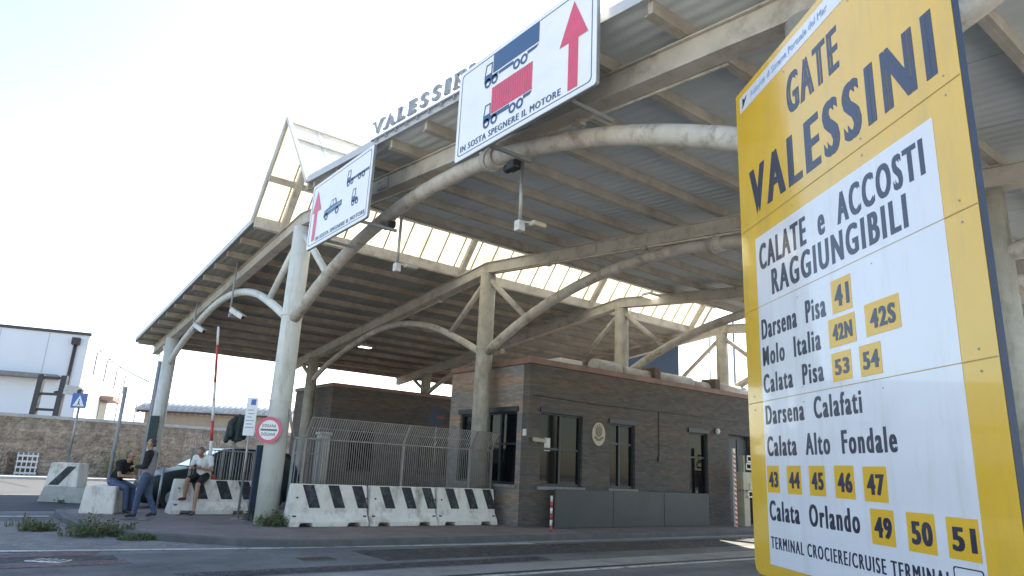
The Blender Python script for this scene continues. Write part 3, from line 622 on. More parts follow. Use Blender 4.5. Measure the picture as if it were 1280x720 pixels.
# ------------------------------------------------------------------ office building beside the lane
OX, OY, OYB, OZ = 12.2, 14.9, 18.9, 4.67
office = thing('office_building', 'low flat roofed brown brick gate office with dark windows beside the lane', 'building', (OX,OY,0))
def opart(mb, name, m, par=None):
    if par is None: mb.bm.transform(Matrix.Translation((-OX,-OY,0)))
    else: mb.bm.transform(Matrix.Translation((-OX,-OY,0)))
    return mb.build(name, m, par or office)
holes_f = [(12.65,14.25,1.18,3.2), (15.38,16.5,1.18,3.1), (19.15,20.15,.12,3.1), (21.35,22.8,.12,3.15), (24.6,26.2,1.2,3.1)]
holes_l = [(15.42,18.3,1.18,3.2)]
def wall_holes(mb, P0, du, nrm, holes, L, zt, th=.3):      # wall slab from P0 along du with rectangular openings
    us = sorted({0, L, *[h[0] for h in holes], *[h[1] for h in holes]}); zs = sorted({.05, zt, *[h[2] for h in holes], *[h[3] for h in holes]})
    M = Matrix((Vector(du), Vector(nrm), Vector((0,0,1)))).transposed().to_4x4(); M.translation = Vector(P0)
    bm = bmesh.new(); V = {}
    solid = lambda i, j: 0 <= i < len(us)-1 and 0 <= j < len(zs)-1 and not any(h[0]-1e-6 <= us[i] and us[i+1] <= h[1]+1e-6 and h[2]-1e-6 <= zs[j] and zs[j+1] <= h[3]+1e-6 for h in holes)
    def vv(u, d, z):
        k = (round(u,4), d, round(z,4))
        if k not in V: V[k] = bm.verts.new((u, -th if d else 0, z))
        return V[k]
    for i in range(len(us)-1):
        for j in range(len(zs)-1):
            if not solid(i, j): continue
            a, b, c, d = us[i], us[i+1], zs[j], zs[j+1]
            bm.faces.new((vv(a,0,c), vv(b,0,c), vv(b,0,d), vv(a,0,d))); bm.faces.new((vv(a,1,c), vv(a,1,d), vv(b,1,d), vv(b,1,c)))
            if not solid(i-1,j): bm.faces.new((vv(a,0,c), vv(a,0,d), vv(a,1,d), vv(a,1,c)))
            if not solid(i+1,j): bm.faces.new((vv(b,0,c), vv(b,1,c), vv(b,1,d), vv(b,0,d)))
            if not solid(i,j-1): bm.faces.new((vv(a,0,c), vv(a,1,c), vv(b,1,c), vv(b,0,c)))
            if not solid(i,j+1): bm.faces.new((vv(a,0,d), vv(b,0,d), vv(b,1,d), vv(a,1,d)))
    bmesh.ops.recalc_face_normals(bm, faces=bm.faces[:]); bm.transform(M); mb._add(bm)
OL = 16.0
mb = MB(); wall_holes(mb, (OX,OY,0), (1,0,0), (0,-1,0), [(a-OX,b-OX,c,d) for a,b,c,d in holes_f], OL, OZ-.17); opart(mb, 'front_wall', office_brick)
office_lit = brickwall('lit_office_brick', (.25,.25,.255), (.275,.25,.23), (.40,.28,.21), ramp=(.40,.5,.58))  # same brick made paler: skylight on this face is put into the colour
mb = MB(); wall_holes(mb, (OX,OYB,0), (0,-1,0), (-1,0,0), [(OYB-b,OYB-a,c,d) for a,b,c,d in holes_l], OYB-OY-.305, OZ-.17); opart(mb, 'side_wall', office_lit)
mb = MB(); mb.box((OX+.31,OYB-.3,.05), (OX+OL,OYB,OZ-.17)); mb.box((OX+OL-.3,OY+.31,.05), (OX+OL,OYB-.31,OZ-.17)); opart(mb, 'rear_wall', office_brick)
mb = MB(); mb.box((OX+.31,OY+.31,OZ-.4), (OX+OL-.31,OYB-.31,OZ-.25)); opart(mb, 'flat_roof', gutterm)
mb = MB(); mb.box((OX-.06,OY-.06,OZ-.167), (OX+OL+.06,OY+.34,OZ), .012); mb.box((OX-.06,OY+.343,OZ-.167), (OX+.34,OYB+.06,OZ), .012); mb.box((OX+.343,OYB-.34,OZ-.167), (OX+OL+.06,OYB+.06,OZ), .012); opart(mb, 'coping', coping_m)
room = mat('dim_room_wall', (.13,.125,.12), .9, .1, 2)
mb = MB(); mb.box((OX+.5,OYB-.6,.1), (OX+OL-.5,OYB-.5,3.4)); mb.box((OX+.4,OY+.4,.1), (OX+OL-.4,OYB-.4,.14)); mb.box((OX+.4,OY+.4,3.4), (OX+OL-.4,OYB-.4,3.5)); mb.box((14.7,OY+.4,.15), (14.8,OYB-.6,3.39)); mb.box((17.9,OY+.4,.15), (18.0,OYB-.6,3.39)); opart(mb, 'interior', room)
def glass_see():
    m = bpy.data.materials.new('window_glass'); m.use_nodes = True; N = m.node_tree.nodes; L = m.node_tree.links.new
    b = N['Principled BSDF']; b.inputs['Base Color'].default_value = (.01,.012,.015,1); b.inputs['Roughness'].default_value = .04; b.inputs['Specular IOR Level'].default_value = .35
    tc = N.new('ShaderNodeTexCoord'); nz = N.new('ShaderNodeTexNoise'); nz.inputs['Scale'].default_value = 1.3; L(tc.outputs['Object'], nz.inputs[0]); bp = N.new('ShaderNodeBump'); bp.inputs['Strength'].default_value = .04; L(nz.outputs[0], bp.inputs['Height']); L(bp.outputs[0], b.inputs['Normal'])
    tr = N.new('ShaderNodeBsdfTransparent'); tr.inputs[0].default_value = (.55,.6,.6,1); mx = N.new('ShaderNodeMixShader'); mx.inputs[0].default_value = .3
    L(b.outputs[0], mx.inputs[1]); L(tr.outputs[0], mx.inputs[2]); L(mx.outputs[0], N['Material Output'].inputs[0]); return m
wglass = glass_see()
def window(M, w_, h_, split=(.5,), transom=None, sill=True, shutter=True):
    def loc(mb): mb.bm.transform(Matrix.Translation((-OX,-OY,0)) @ M); return mb
    f = MB(); t = .07
    f.box((0,0,-.2), (w_,t,-.08)); f.box((0,h_-t,-.2), (w_,h_,-.08)); f.box((0,t+.001,-.2), (t,h_-t-.001,-.08)); f.box((w_-t,t+.001,-.2), (w_,h_-t-.001,-.08))
    for s_ in split: f.box((w_*s_-.04,t+.001,-.19), (w_*s_+.04,h_-t-.001,-.09))
    if transom: f.box((t+.001,h_*transom-.03,-.185), (w_-t-.001,h_*transom+.03,-.095))
    if shutter: f.box((-.06,h_-.02,-.02), (w_+.06,h_+.12,.05))
    fo = loc(f).build('window', frame_dark, office)
    p = MB(); p.box((t-.01,t-.01,-.15), (w_-t+.01,h_-t+.01,-.14)); loc(p).build('pane', wglass, fo)
    if sill: q = MB(); q.box((-.08,-.09,-.1), (w_+.08,-.005,.07)); loc(q).build('sill', sill_m, fo)
    return fo
FM = lambda x, z: frame((x,OY,z), (1,0,0), (0,0,1))
w1 = window(FM(12.65,1.18), 1.6, 2.02, (.5,), .5)
w2 = window(FM(15.38,1.18), 1.12, 1.92, (.45,), .68)
w5 = window(FM(24.6,1.2), 1.6, 1.9)
d3 = window(FM(19.15,.12), 1.0, 2.98, (), .72, False); d3.name = 'door'
w4 = window(frame((OX,18.3,1.18), (0,-1,0), (0,0,1)), 2.88, 2.02, (.33,.5,.7), .55)
for (x, y, ww, hh, fo, M) in ((.25,.95,.22,.36,w1,FM(12.65,1.18)), (.55,.55,.13,.22,d3,FM(19.15,.12))):
    mb = MB(); mb.box((x,y,-.138), (x+ww,y+hh,-.134)); mb.bm.transform(Matrix.Translation((-OX,-OY,0)) @ M); mb.build('notice', plastic_white, fo)
blind_refl_m = mat('blind_and_reflection', (.62,.6,.55), .8, .06, 6)
for nm, (x0, y0, x1, y1), fo, M, mm in (('blind', (.09,1.36,1.03,1.83), w2, FM(15.38,1.18), blind_refl_m), ('pale_panel', (.62,.12,.98,1.22), w2, FM(15.38,1.18), blind_refl_m), ('reflection_panel', (1.0,.28,1.36,.92), w1, FM(12.65,1.18), blind_refl_m), ('blind', (.09,2.25,.91,2.88), d3, FM(19.15,.12), blind_refl_m), ('blind', (.3,1.15,.93,1.93), w4, frame((OX,18.3,1.18), (0,-1,0), (0,0,1)), blind_refl_m)):  # low panel in the first window is a bright reflection painted in
    mb = MB(); mb.box((x0,y0,-.27), (x1,y1,-.26)); mb.bm.transform(Matrix.Translation((-OX,-OY,0)) @ M); mb.build(nm, mm, fo)  # second window's low panel is just a pale rectangle behind the glass
mb = MB(); mb.box((0,0,-.25), (1.45,3.03,-.22)); mb.bm.transform(Matrix.Translation((-OX,-OY,0)) @ FM(21.35,.12)); dr = mb.build('door', frame_dark, office)
mb = MB(); mb.box((.1,.05,-.219), (.7,2.9,-.2)); mb.box((.78,.05,-.219), (1.36,2.9,-.2)); mb.bm.transform(Matrix.Translation((-OX,-OY,0)) @ FM(21.35,.12)); mb.build('door_leaf', grey_panel, dr)
mb = MB(); mb.tube([(12.3,OY-.02,3.62), (15.0,OY-.02,3.58), (19.0,OY-.02,3.64), (23.5,OY-.02,3.6)], .012, 6); mb.tube([(17.6,OY-.02,3.6), (17.6,OY-.02,2.2)], .012, 6); mb.box((17.54,OY-.06,2.05), (17.66,OY-.003,2.2)); opart(mb, 'cable', frame_dark)
# plaque
pl = thing('coat_of_arms_plaque', 'oval cream plaque with a relief crest between the two front windows', 'plaque', M=frame((14.88,OY-.004,2.72), (1,0,0), (0,0,1)))
mb = MB(); mb.disc((0,0), .27, 0, .03, 32, .34); mb.build('disc', beige, pl)
mb = MB(); mb.disc((0,.07), .13, .031, .045, 20, .15); mb.prism([(-.19,-.1), (-.05,-.2), (.05,-.2), (.19,-.1), (.16,-.06), (0,-.14), (-.16,-.06)], .031, .045)
for k in range(5): a = PI/2+(k-2)*.5; mb.prism([(.14*math.cos(a)-.02,.07+.16*math.sin(a)), (.14*math.cos(a)+.02,.07+.16*math.sin(a)), (.2*math.cos(a),.07+.23*math.sin(a))], .031, .045)
mb.build('crest', mat('bronze_relief', (.16,.135,.09), .5, .2, 6), pl)
# wall lamps and small wall fittings
def wall_cam(name, label, M, group=None, hm=None):
    hm = hm or plastic_white
    r = thing(name, label, 'camera', M=M, group=group)
    mb = MB(); mb.box((-.06,-.06,-.12), (.06,.06,-.02), .01); mb.tube([(0,0,-.03), (0,-.05,.12), (0,0,.2)], .022, 8); mb.build('mount', hm, r)
    mb = MB(); mb.box((-.17,-.02,.14), (.38,.12,.27), .025); mb.box((-.2,.121,.12), (.42,.14,.29), .008); mb.build('housing', hm, r)
    mb = MB(); mb.bm.transform(Matrix()); mb.box((.381,.01,.165), (.39,.095,.245)); mb.build('lens', plastic_black, r)
    return r
wall_cam('security_camera', 'cream security camera beside the corner window of the brick office', frame((12.42,OY,2.36), (1,-.25,-.12), (0,0,1)) @ Matrix.Diagonal((.72,.72,.72,1)), None, beige)
ws = MB(); ws.box((OX-.03,14.98,2.5), (OX-.001,15.12,2.68), .005); tag(ws.build('wall_notice', plastic_white), 'small white notice plate on the office side wall near its corner', 'notice')
wl = thing('wall_lamp', 'small round white lamp on the facade above the far office door', 'lamp', (20.6,OY,3.2)); MB().ell((0,-.1,0), (.09,.08,.11)).build('globe', plastic_white, wl); MB().box((-.05,-.03,-.05), (.05,0,.05)).build('base', plastic_black, wl)
# low grey panel along the facade
lp = thing('guard_panel', 'long low dark grey metal guard panel standing before the office facade', 'barrier', (12.9,14.5,.12))
for k in range(3): mb = MB(); mb.box((k*2.24,0,0), (k*2.24+2.225,.06,1.0), .008); mb.build('sheet', grey_panel, lp)
mb = MB()
for k in range(4): mb.box((.08+k*2.15,.061,0), (.14+k*2.15,.12,.95))
mb.build('stanchion', galv, lp)
# roof clutter
junk_m = mat('roof_membrane', (.42,.41,.39), .7, .25, 3, .2, 20, dirt=(.2,.19,.17), dscale=2, damt=.6)
dk = thing('roof_duct', 'long pale wrapped duct lying on the office roof edge', 'duct', (15.3,15.6,4.28))
x = 0
for k, (L_, r_) in enumerate(((1.2,.26), (1.5,.22), (2.2,.24), (1.0,.2), (2.6,.24), (2.5,.2))):
    mb = MB(); mb.tube([(x+.03,0,r_+.32), (x+L_-.05,.02,r_+.32)], r_, 14); mb.box((x+.1,-.15,0), (x+.22,.15,.34)); mb.build('duct_section', junk_m, dk); x += L_
for xx_ in (2.6, 5.9, 9.9):
    mb = MB(); mb.box((xx_,-.32,.28), (xx_+.3,.3,.86), .02); mb.build('duct_collar', mat('rusty_collar', (.12,.09,.075), .8, .3, 4), dk)
ac = thing('air_conditioner', 'boxy grey rooftop unit beside the pale duct', 'air unit', (15.0,17.2,4.28)); MB().box((0,-.4,.35), (1.0,.4,.95), .02).build('casing', plastic_white, ac); MB().box((.1,-.3,0), (.9,.3,.349)).build('stand', galv, ac)

# ------------------------------------------------------------------ second office across the lane
B2X, B2Y = 12.2, 28.3
b2 = thing('gate_office', 'farther brown brick office with copper coping behind the fence', 'building', (B2X,B2Y,0))
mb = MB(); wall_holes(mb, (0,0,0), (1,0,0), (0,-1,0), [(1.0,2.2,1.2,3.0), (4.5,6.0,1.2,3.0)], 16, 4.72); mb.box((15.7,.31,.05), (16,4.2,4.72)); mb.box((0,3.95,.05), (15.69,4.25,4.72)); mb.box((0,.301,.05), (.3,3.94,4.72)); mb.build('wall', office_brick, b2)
mb = MB(); mb.box((-.06,-.06,4.723), (16.06,4.31,4.88), .012); mb.build('coping', coping_m, b2)
for xa, wa in ((1.0,1.2), (4.5,1.5)):
    mb = MB(); mb.box((xa,.1,1.2), (xa+wa,.2,3.0)); fo = mb.build('window', frame_dark, b2); mb = MB(); mb.box((xa+.08,.08,1.28), (xa+wa-.08,.099,2.92)); mb.build('pane', glass_dark, fo)
rs = thing('round_road_sign', 'dark blue disc road sign seen behind the fence before the far office', 'sign', (17.1,27.6,.13)); MB().tube([(0,0,0), (0,0,3.9)], .03, 10).build('post', galv, rs)
mb = MB(); mb.disc((0,0), .42, .04, .055); mb.bm.transform(frame((0,0,3.65), (.79,-.62,0), (0,0,1))); mb.build('disc', edge_navy, rs)
mb = MB(); mb.prism([(-.02,-.06), (.26,-.06), (.26,-.12), (.38,0), (.26,.12), (.26,.06), (-.02,.06)], .056, .06); mb.bm.transform(frame((0,0,3.65), (.79,-.62,0), (0,0,1))); mb.build('arrow', mat('dull_red', (.2,.05,.05), .5, .2, 5), rs)

# ------------------------------------------------------------------ concrete barriers
def jersey(name, label, x0, yf, L, group, stripes=(.14,.46,.77), top=.92, yaw=0.0):
    r = thing(name, label, 'barrier', (x0,yf,.12), yaw, group)
    P = [(0,0), (.6,0), (.6,.1), (.47,.3), (.4,top), (.2,top), (.13,.3), (0,.1)]     # y,z end profile
    bm = bmesh.new(); n = len(P); rings = []
    xs = [0, .22, .24, .52, .54, L-.54, L-.52, L-.24, L-.22, L]
    for x in xs:
        e = 0
        ring = []
        for y, z in P:
            zz = z
            if (.24 <= x <= .52 or L-.52 <= x <= L-.24) and z == 0: zz = .085
            s = .045*(z/top) if x == 0 else (-.045*(z/top) if x == L else 0)
            ring.append(bm.verts.new((x+s, y, zz)))
        rings.append(ring)
    for a, b in zip(rings, rings[1:]):
        for k in range(n): bm.faces.new((a[k], a[(k+1)%n], b[(k+1)%n], b[k]))
    bm.faces.new(rings[0][::-1]); bm.faces.new(rings[-1]); bmesh.ops.recalc_face_normals(bm, faces=bm.faces[:])
    bmesh.ops.bevel(bm, geom=[e for e in bm.edges if e.calc_face_angle(0) > .6], offset=.012, segments=2, affect='EDGES')
    mb = MB(); mb._add(bm); mb.build('body', barrier_white, r)
    for s in stripes:                                     # slanted black bars lying on the upper slope
        xa = s*L; wd = .14*L; sl_ = .19
        mb = MB(); e = .004
        z0_, z1_ = .40*top/.92, top-.015
        f = lambda z: .13+(z-.3)*.07/(top-.3)
        A = [(xa+sl_,f(z0_)-e,z0_), (xa+sl_+wd,f(z0_)-e,z0_), (xa+wd,f(z1_)-e,z1_), (xa,f(z1_)-e,z1_)]
        bm2 = bmesh.new(); lo = [bm2.verts.new(p) for p in A]; hi = [bm2.verts.new((p[0],p[1]+.012,p[2])) for p in A]; bm2.faces.new(lo); bm2.faces.new(hi[::-1])
        for i in range(4): bm2.faces.new((lo[i], lo[(i+1)%4], hi[(i+1)%4], hi[i]))
        bmesh.ops.recalc_face_normals(bm2, faces=bm2.faces[:]); mb._add(bm2); mb.build('black_stripe', black_paint, r)
    mb = MB()
    for x in (.1, L-.1): mb.tube([(x+.06,.165,.62), (x+.06,.14,.62)], .02, 8); mb.box((x-.03,.07,.2), (x+.05,.12,.24))
    mb.build('lifting_hole', black_paint, r)
    return r
GB_ = 'striped concrete barriers along the fence'
jersey('concrete_barrier', 'striped concrete barrier next to the white column, leftmost under the fence', 6.08, 15.62, 1.93, GB_)
jersey('concrete_barrier', 'striped concrete barrier in the middle of the three under the fence', 8.03, 15.6, 1.9, GB_)
jersey('concrete_barrier', 'striped concrete barrier touching the brick office, in front of the brown column', 9.95, 15.63, 1.9, GB_)
jersey('concrete_barrier', 'striped concrete barrier with a man in a white shirt sitting on it', 4.42, 19.25, 2.05, None, (.2,.5,.78), .84)
cb_ = thing('concrete_block', 'plain white concrete block that two men talk beside', 'block', (2.48,19.5,.12), math.radians(-23.5))
mb = MB(); mb.prism([(0,0), (.74,0), (.71,.63), (.05,.63)], 0, 1.1, Matrix(((1,0,0,0),(0,0,1,0),(0,1,0,0),(0,0,0,1)))); 
bmesh.ops.bevel(mb.bm, geom=mb.bm.edges[:], offset=.02, segments=2, affect='EDGES'); mb.build('body', [barrier_white], cb_)
slabx = thing('low_concrete_barrier', 'low worn concrete base carrying a striped block by the road', 'barrier', (2.14,25.7,0), math.radians(-36)); mb = MB(); mb.prism([(0,0), (1.75,0), (1.7,.46), (.12,.46)], 0, .8, Matrix(((1,0,0,0),(0,0,1,0),(0,1,0,0),(0,0,0,1)))); bmesh.ops.bevel(mb.bm, geom=mb.bm.edges[:], offset=.02, segments=2, affect='EDGES'); mb.build('body', concrete, slabx)
blk = thing('striped_block', 'white block with one diagonal black stripe on a low concrete base', 'block', (2.24,25.72,.462), math.radians(-36)); MXZ = Matrix(((1,0,0,0),(0,0,1,0),(0,1,0,0),(0,0,0,1)))
mb = MB(); mb.prism([(0,0), (.98,0), (.93,.70), (.08,.70)], 0, .55, MXZ); bmesh.ops.bevel(mb.bm, geom=mb.bm.edges[:], offset=.02, segments=2, affect='EDGES'); mb.build('body', barrier_white, blk)
mb = MB(); mb.prism([(.12,.04), (.42,.04), (.86,.6), (.6,.6)], -.006, .01, MXZ); mb.build('black_stripe', black_paint, blk)

# ------------------------------------------------------------------ fences
def bar_fence(name, label, x0, x1, y, z0, zk, zt, lean, posts, step=.06, r=.0112, gate=None):
    root = thing(name, label, 'fence', (x0,y,z0))
    for a, b in zip(posts, posts[1:]):
        mb = MB(); n = max(2, int((b-a)/step))
        for k in range(1, n):
            x = a-x0+(b-a)*k/n
            pts = [(x,0,.05), (x,0,zk-z0)]+([(x,-lean,zt-z0)] if lean else [])
            mb.tube(pts, r, 5)
        for zz, yy in ((.08,0), (.75,0), (zk-z0,0)): mb.bar((a-x0,yy,zz), (b-x0,yy,zz), .02, .03)
        if lean:
            for q in (.5, 1): mb.bar((a-x0,-lean*q,zk-z0+(zt-zk)*q), (b-x0,-lean*q,zk-z0+(zt-zk)*q), .012, .014)
        mb.build('bar_panel', fence_steel, root)
    for p in posts:
        mb = MB(); mb.bar((p-x0,.03,0), (p-x0,.03,zk-z0+.02), .05, .06, (1,0,0))
        if lean: mb.bar((p-x0,.03,zk-z0), (p-x0,-lean,zt-z0), .04, .05, (1,0,0))
        mb.build('post', fence_steel, root)
    return root
fe = bar_fence('bar_fence', 'galvanised bar fence with outward leaning top behind the striped barriers', 6.45, 11.95, 16.18,   .12, 2.07, 2.56, .3, (6.45,9.1,11.2,11.95))
mb = MB(); 
for k in range(1, 11): mb.tube([(5.5,.0+k*.066,.05), (5.5,k*.066,1.93)], .0085, 5)
for zz in (.08,.75,1.93): mb.bar((5.5,0,zz), (5.5,.75,zz), .02, .03)
mb.build('return_panel', fence_steel, fe)
gt = thing('bar_gate', 'narrow grey barred gate between white column and fence', 'gate', (6.2,16.3,.12))
mb = MB(); mb.bar((0,0,.1), (.68,0,.1), .04, .05); mb.bar((0,0,1.95), (.68,0,1.95), .04, .05); mb.bar((0,0,1.6), (.68,0,1.6), .03, .03); mb.bar((0.02,0,.1), (.02,0,1.95), .05, .05, (1,0,0)); mb.bar((.66,0,.1), (.66,0,1.95), .05, .05, (1,0,0)); mb.build('gate_frame', grey_paint, gt)
mb = MB()
for k in range(1, 7): mb.tube([(.68*k/7,0,.1), (.68*k/7,0,1.95)], .012, 6)
mb.build('bars', grey_paint, gt)
mb = MB(); mb.tube([(0,-.02,1.9), (-.12,-.02,2.25), (-.2,0,2.6)], .03, 8); mb.build('stay', grey_paint, gt)
bar_fence('bar_fence', 'short barred fence behind the barrier with the seated phone user', 4.95, 6.6, 20.15, .12, 1.72, 1.72, 0, (4.95,5.75,6.6), .075, .01)
bar_fence('bar_fence', 'long low barred fence in front of the far stone wall', 9.0, 24.0, 39.0, .0, 2.75, 2.75, 0, (9.0,11.5,14.0,16.5,19.0,21.5,24.0), .12, .012)
pp = thing('concrete_post', 'pale concrete gate pillar standing just behind the bar fence', 'post', (7.35,17.3,.12)); mb = MB(); mb.box((-.13,-.13,0), (.13,.13,2.1), .02); mb.build('shaft', pale_conc, pp); mb = MB(); mb.box((-.16,-.16,2.101), (.16,.16,2.17), .02); mb.build('cap', pale_conc, pp)
gp = thing('grey_panel_post', 'dark grey sheet metal post left of the white column', 'post', (5.72,17.15,.12)); mb = MB(); mb.box((-.09,-.04,0), (.09,.04,1.75), .01); mb.build('sheet', edge_navy, gp); mb = MB(); mb.box((-.2,-.1,0), (.2,.1,.02)); mb.build('base_plate', galv, gp)

# ------------------------------------------------------------------ signs on posts
CAMX = (.79,-.62,0)
cs = thing('customs_sign', 'round red rimmed customs sign with a black bar on the white column', 'sign', M=frame((5.53,16.17,2.2), CAMX, (0,0,1)))
mb = MB(); mb.disc((0,0), .3, -.02, .0, 40); mb.build('backing', sign_back, cs)
mb = MB(); mb.ring((0,0), .225, .3, .0005, .006, 40); mb.build('red_rim', sign_red, cs); mb = MB(); mb.disc((0,0), .2245, .0005, .004, 40); mb.build('white_face', sign_white, cs)
mb = MB(); mb.prism([(-.19,-.022), (.19,-.022), (.19,.022), (-.19,.022)], .0045, .007); mb.build('black_bar', letter_ink, cs)
text('DOGANA', -.16, .16, .06, .07, .0045, letter_ink, cs, .015, spc=1.2); text('DOUANE', -.16, .16, -.13, .07, .0045, letter_ink, cs, .015, spc=1.2)
mb = MB(); mb.box((-.03,-.25,-.06), (.03,.25,-.021)); mb.box((-.03,-.06,-.2), (.25,.0,-.061)); mb.build('bracket', galv, cs)
inf = thing('info_sign', 'tall narrow white information sign on a thin post beside the customs disc', 'sign', M=frame((5.6,17.75,.12), CAMX, (0,0,1)))
mb = MB(); mb.tube([(0,0,0), (0,2.85,0)], .03, 10); mb.tube([(0,.0,0), (0,.02,0)], .16, 14); mb.build('post', galv, inf)
mb = MB(); mb.prism(rrect(-.15,1.97,.13,2.9,.02), .035, .05); mb.build('panel', sign_white, inf)
mb = MB(); mb.prism([(-.04,2.72), (.08,2.72), (.08,2.86), (-.04,2.86)], .0505, .053); mb.build('blue_mark', mat('sign_blue', (.03,.12,.42), .35, .1, 3), inf)
mb = MB()
for k, (a, b) in enumerate(((-.1,.06), (-.08,.08), (-.1,.02), (-.12,.09), (-.1,.05), (-.12,.1))): mb.prism([(a,2.58-k*.085), (b,2.58-k*.085), (b,2.605-k*.085), (a,2.605-k*.085)], .0505, .053)
mb.build('small_print', mat('grey_ink', (.35,.36,.38), .5, .1, 4), inf)
ps = thing('pedestrian_sign', 'blue square pedestrian crossing sign on a slim pole above the striped block', 'sign', M=frame((2.72,25.6,1.0), CAMX, (0,0,1)))
mb = MB(); mb.tube([(0,0,0), (0,2.25,0)], .035, 10); mb.build('post', galv, ps)
mb = MB(); mb.prism(rrect(-.24,1.82,.24,2.28,.03), .04, .055); mb.build('panel', mat('sign_blue', (.03,.12,.42)), ps)
mb = MB(); mb.prism([(-.18,1.88), (.18,1.88), (0,2.22)], .0555, .058); mb.build('triangle', sign_white, ps)
mb = MB(); mb.disc((0,2.08), .022, .0585, .061, 12); mb.prism([(-.02,1.97), (.02,1.97), (.02,2.055), (-.02,2.055)], .0585, .061); mb.prism([(-.02,1.97), (-.06,1.9), (-.035,1.9), (0,1.95), (.035,1.9), (.06,1.9), (.02,1.97)], .0585, .061); mb.build('walker', letter_ink, ps)
def pole(name, label, loc, h, r, m, lean=(0,0)):
    t = thing(name, label, 'pole', loc); mb = MB(); mb.tube([(0,0,0), (lean[0],lean[1],h)], r, 10); mb.build('shaft', m, t); mb = MB(); mb.tube([(0,0,0), (0,0,.03)], r*2.2, 12); mb.build('base', m, t); return t
pole('steel_pole', 'plain grey steel pole rising beside the seated man in black', (3.02,19.75,.845), 2.3, .045, grey_paint)
pole('steel_pole', 'slim grey steel pole left of the far white column', (5.62,30.0,.0), 5.1, .05, grey_paint)
pole('steel_pole', 'thin short stake at left of the parked car', (4.6,21.6,0), 1.2, .03, galv)
pole('steel_pole', 'very thin pole farthest left near the canopy eave', (6.3,34,0), 6.0, .03, grey_paint)
ba = thing('raised_boom', 'raised red and white striped boom arm behind the man in white', 'boom barrier', (5.36,19.95,.12))
mb = MB(); mb.box((-.17,-.14,0), (.17,.14,.95), .02); mb.build('motor_housing', red_paint, ba)
p0 = Vector((0,-.18,.8)); p1 = Vector((-.3,-.18+.25,4.95)); nb = 8
for k in range(nb):
    a = p0+(p1-p0)*k/nb; b = p0+(p1-p0)*(k+.985)/nb; mb = MB(); mb.tube([a, b], .042-.0015*k, 10); mb.build('arm_band', white_paint if k in (0,1,3,4,7) else red_paint, ba)
bo = thing('bollard', 'slim red and white bollard at the corner of the guard panel', 'bollard', (12.02,13.65,.12))
for k in range(6):
    mb = MB(); mb.tube([(0,0,k*.145), (0,0,k*.145+.143)], .032, 12); mb.build('band', (red_paint, white_paint)[k%2], bo)
# toll terminal at the far end of the facade
tt = thing('toll_terminal', 'cream card terminal column with small white tags by the far door', 'terminal', (21.15,14.25,.12))
mb = MB(); mb.box((-.16,-.14,0), (.16,.14,1.15), .01); mb.build('pedestal', beige, tt); mb = MB(); mb.box((-.26,-.2,1.16), (.26,.16,1.75), .02); mb.build('cabinet', beige, tt)
for z, x in ((.95,.1), (1.2,.25), (1.85,.05), (2.1,.12)):
    mb = MB(); mb.bar((x-.14,-.22,z), (x+.14,-.22,z), .02, .05); mb.bar((x-.14,-.22,z+.18), (x+.14,-.22,z+.18), .02, .05); mb.bar((x-.14,-.22,z), (x-.14,-.22,z+.18), .02, .04, (1,0,0)); mb.bar((x+.14,-.22,z), (x+.14,-.22,z+.18), .02, .04, (1,0,0)); mb.build('tag_frame', white_paint, tt)
mb = MB(); mb.box((-.04,-.08,1.76), (.04,.08,2.3)); mb.build('mast', beige, tt)
sb = thing('striped_post', 'tall thin red and white diagonally striped post beside the card terminal', 'post', (20.6,14.2,.12))
mb = MB(); mb.box((-.06,-.03,0), (.06,.03,2.5)); mb.build('shaft', white_paint, sb)
mb = MB()
for k in range(16): mb.prism([(-.062,.05+k*.15), (.062,.0+k*.15), (.062,.075+k*.15), (-.062,.125+k*.15)], -.036, -.0305, MXZ)
mb.build('red_stripes', red_paint, sb)

# ------------------------------------------------------------------ cameras, lamps and boxes on the canopy
def arch_cam(y, z, ztop, label):
    r = thing('security_camera', label, 'camera', (5.68,y,z), 0, 'security cameras on the small front arch')
    mb = MB(); mb.tube([(-.04,.3,-.1), (-.04,.3,ztop-z)], .03, 8); mb.bar((-.04,.3,-.05), (-.04,-.05,-.02), .04, .04); mb.box((-.07,.2,-.1), (.12,.32,.02)); mb.build('mast', grey_paint, r)
    Mx = frame((-.06,-.1,0), (.5,-.72,-.48), (.25,-.4,.88)); mb = MB(); mb.box((-.1,-.05,-.07), (.42,.09,.07), .025, Mx); mb.box((-.14,.091,-.085), (.47,.11,.085), .008, Mx); mb.build('housing', plastic_white, r)
    mb = MB(); mb.box((.421,-.03,-.05), (.43,.07,.05), 0, Mx); mb.build('lens', plastic_black, r)
arch_cam(25.3, 5.86, 7.1, 'white security camera nearest the far left column on the front arch')
arch_cam(21.0, 5.72, 7.5, 'white security camera nearer the white front column on the front arch')
def flood(y, label):
    z = 6.46-1.55*abs((y-9.95)/6.37)**2.05-.2; r = thing('floodlight', label, 'floodlight', (5.84,y,z), 0, 'black floodlights under the front arch')
    mb = MB(); mb.box((-.08,-.13,-.1), (.08,.1,.04), .03); mb.tube([(0,.1,-.03), (0,.17,-.03)], .07, 14); mb.build('housing', plastic_black, r); mb = MB(); mb.box((-.02,-.05,.05), (.02,.05,.24)); mb.build('bracket', galv, r)
flood(11.7, 'black floodlight under the front arch between the two lane signs'); flood(7.75, 'black floodlight under the front arch below the larger lane sign')
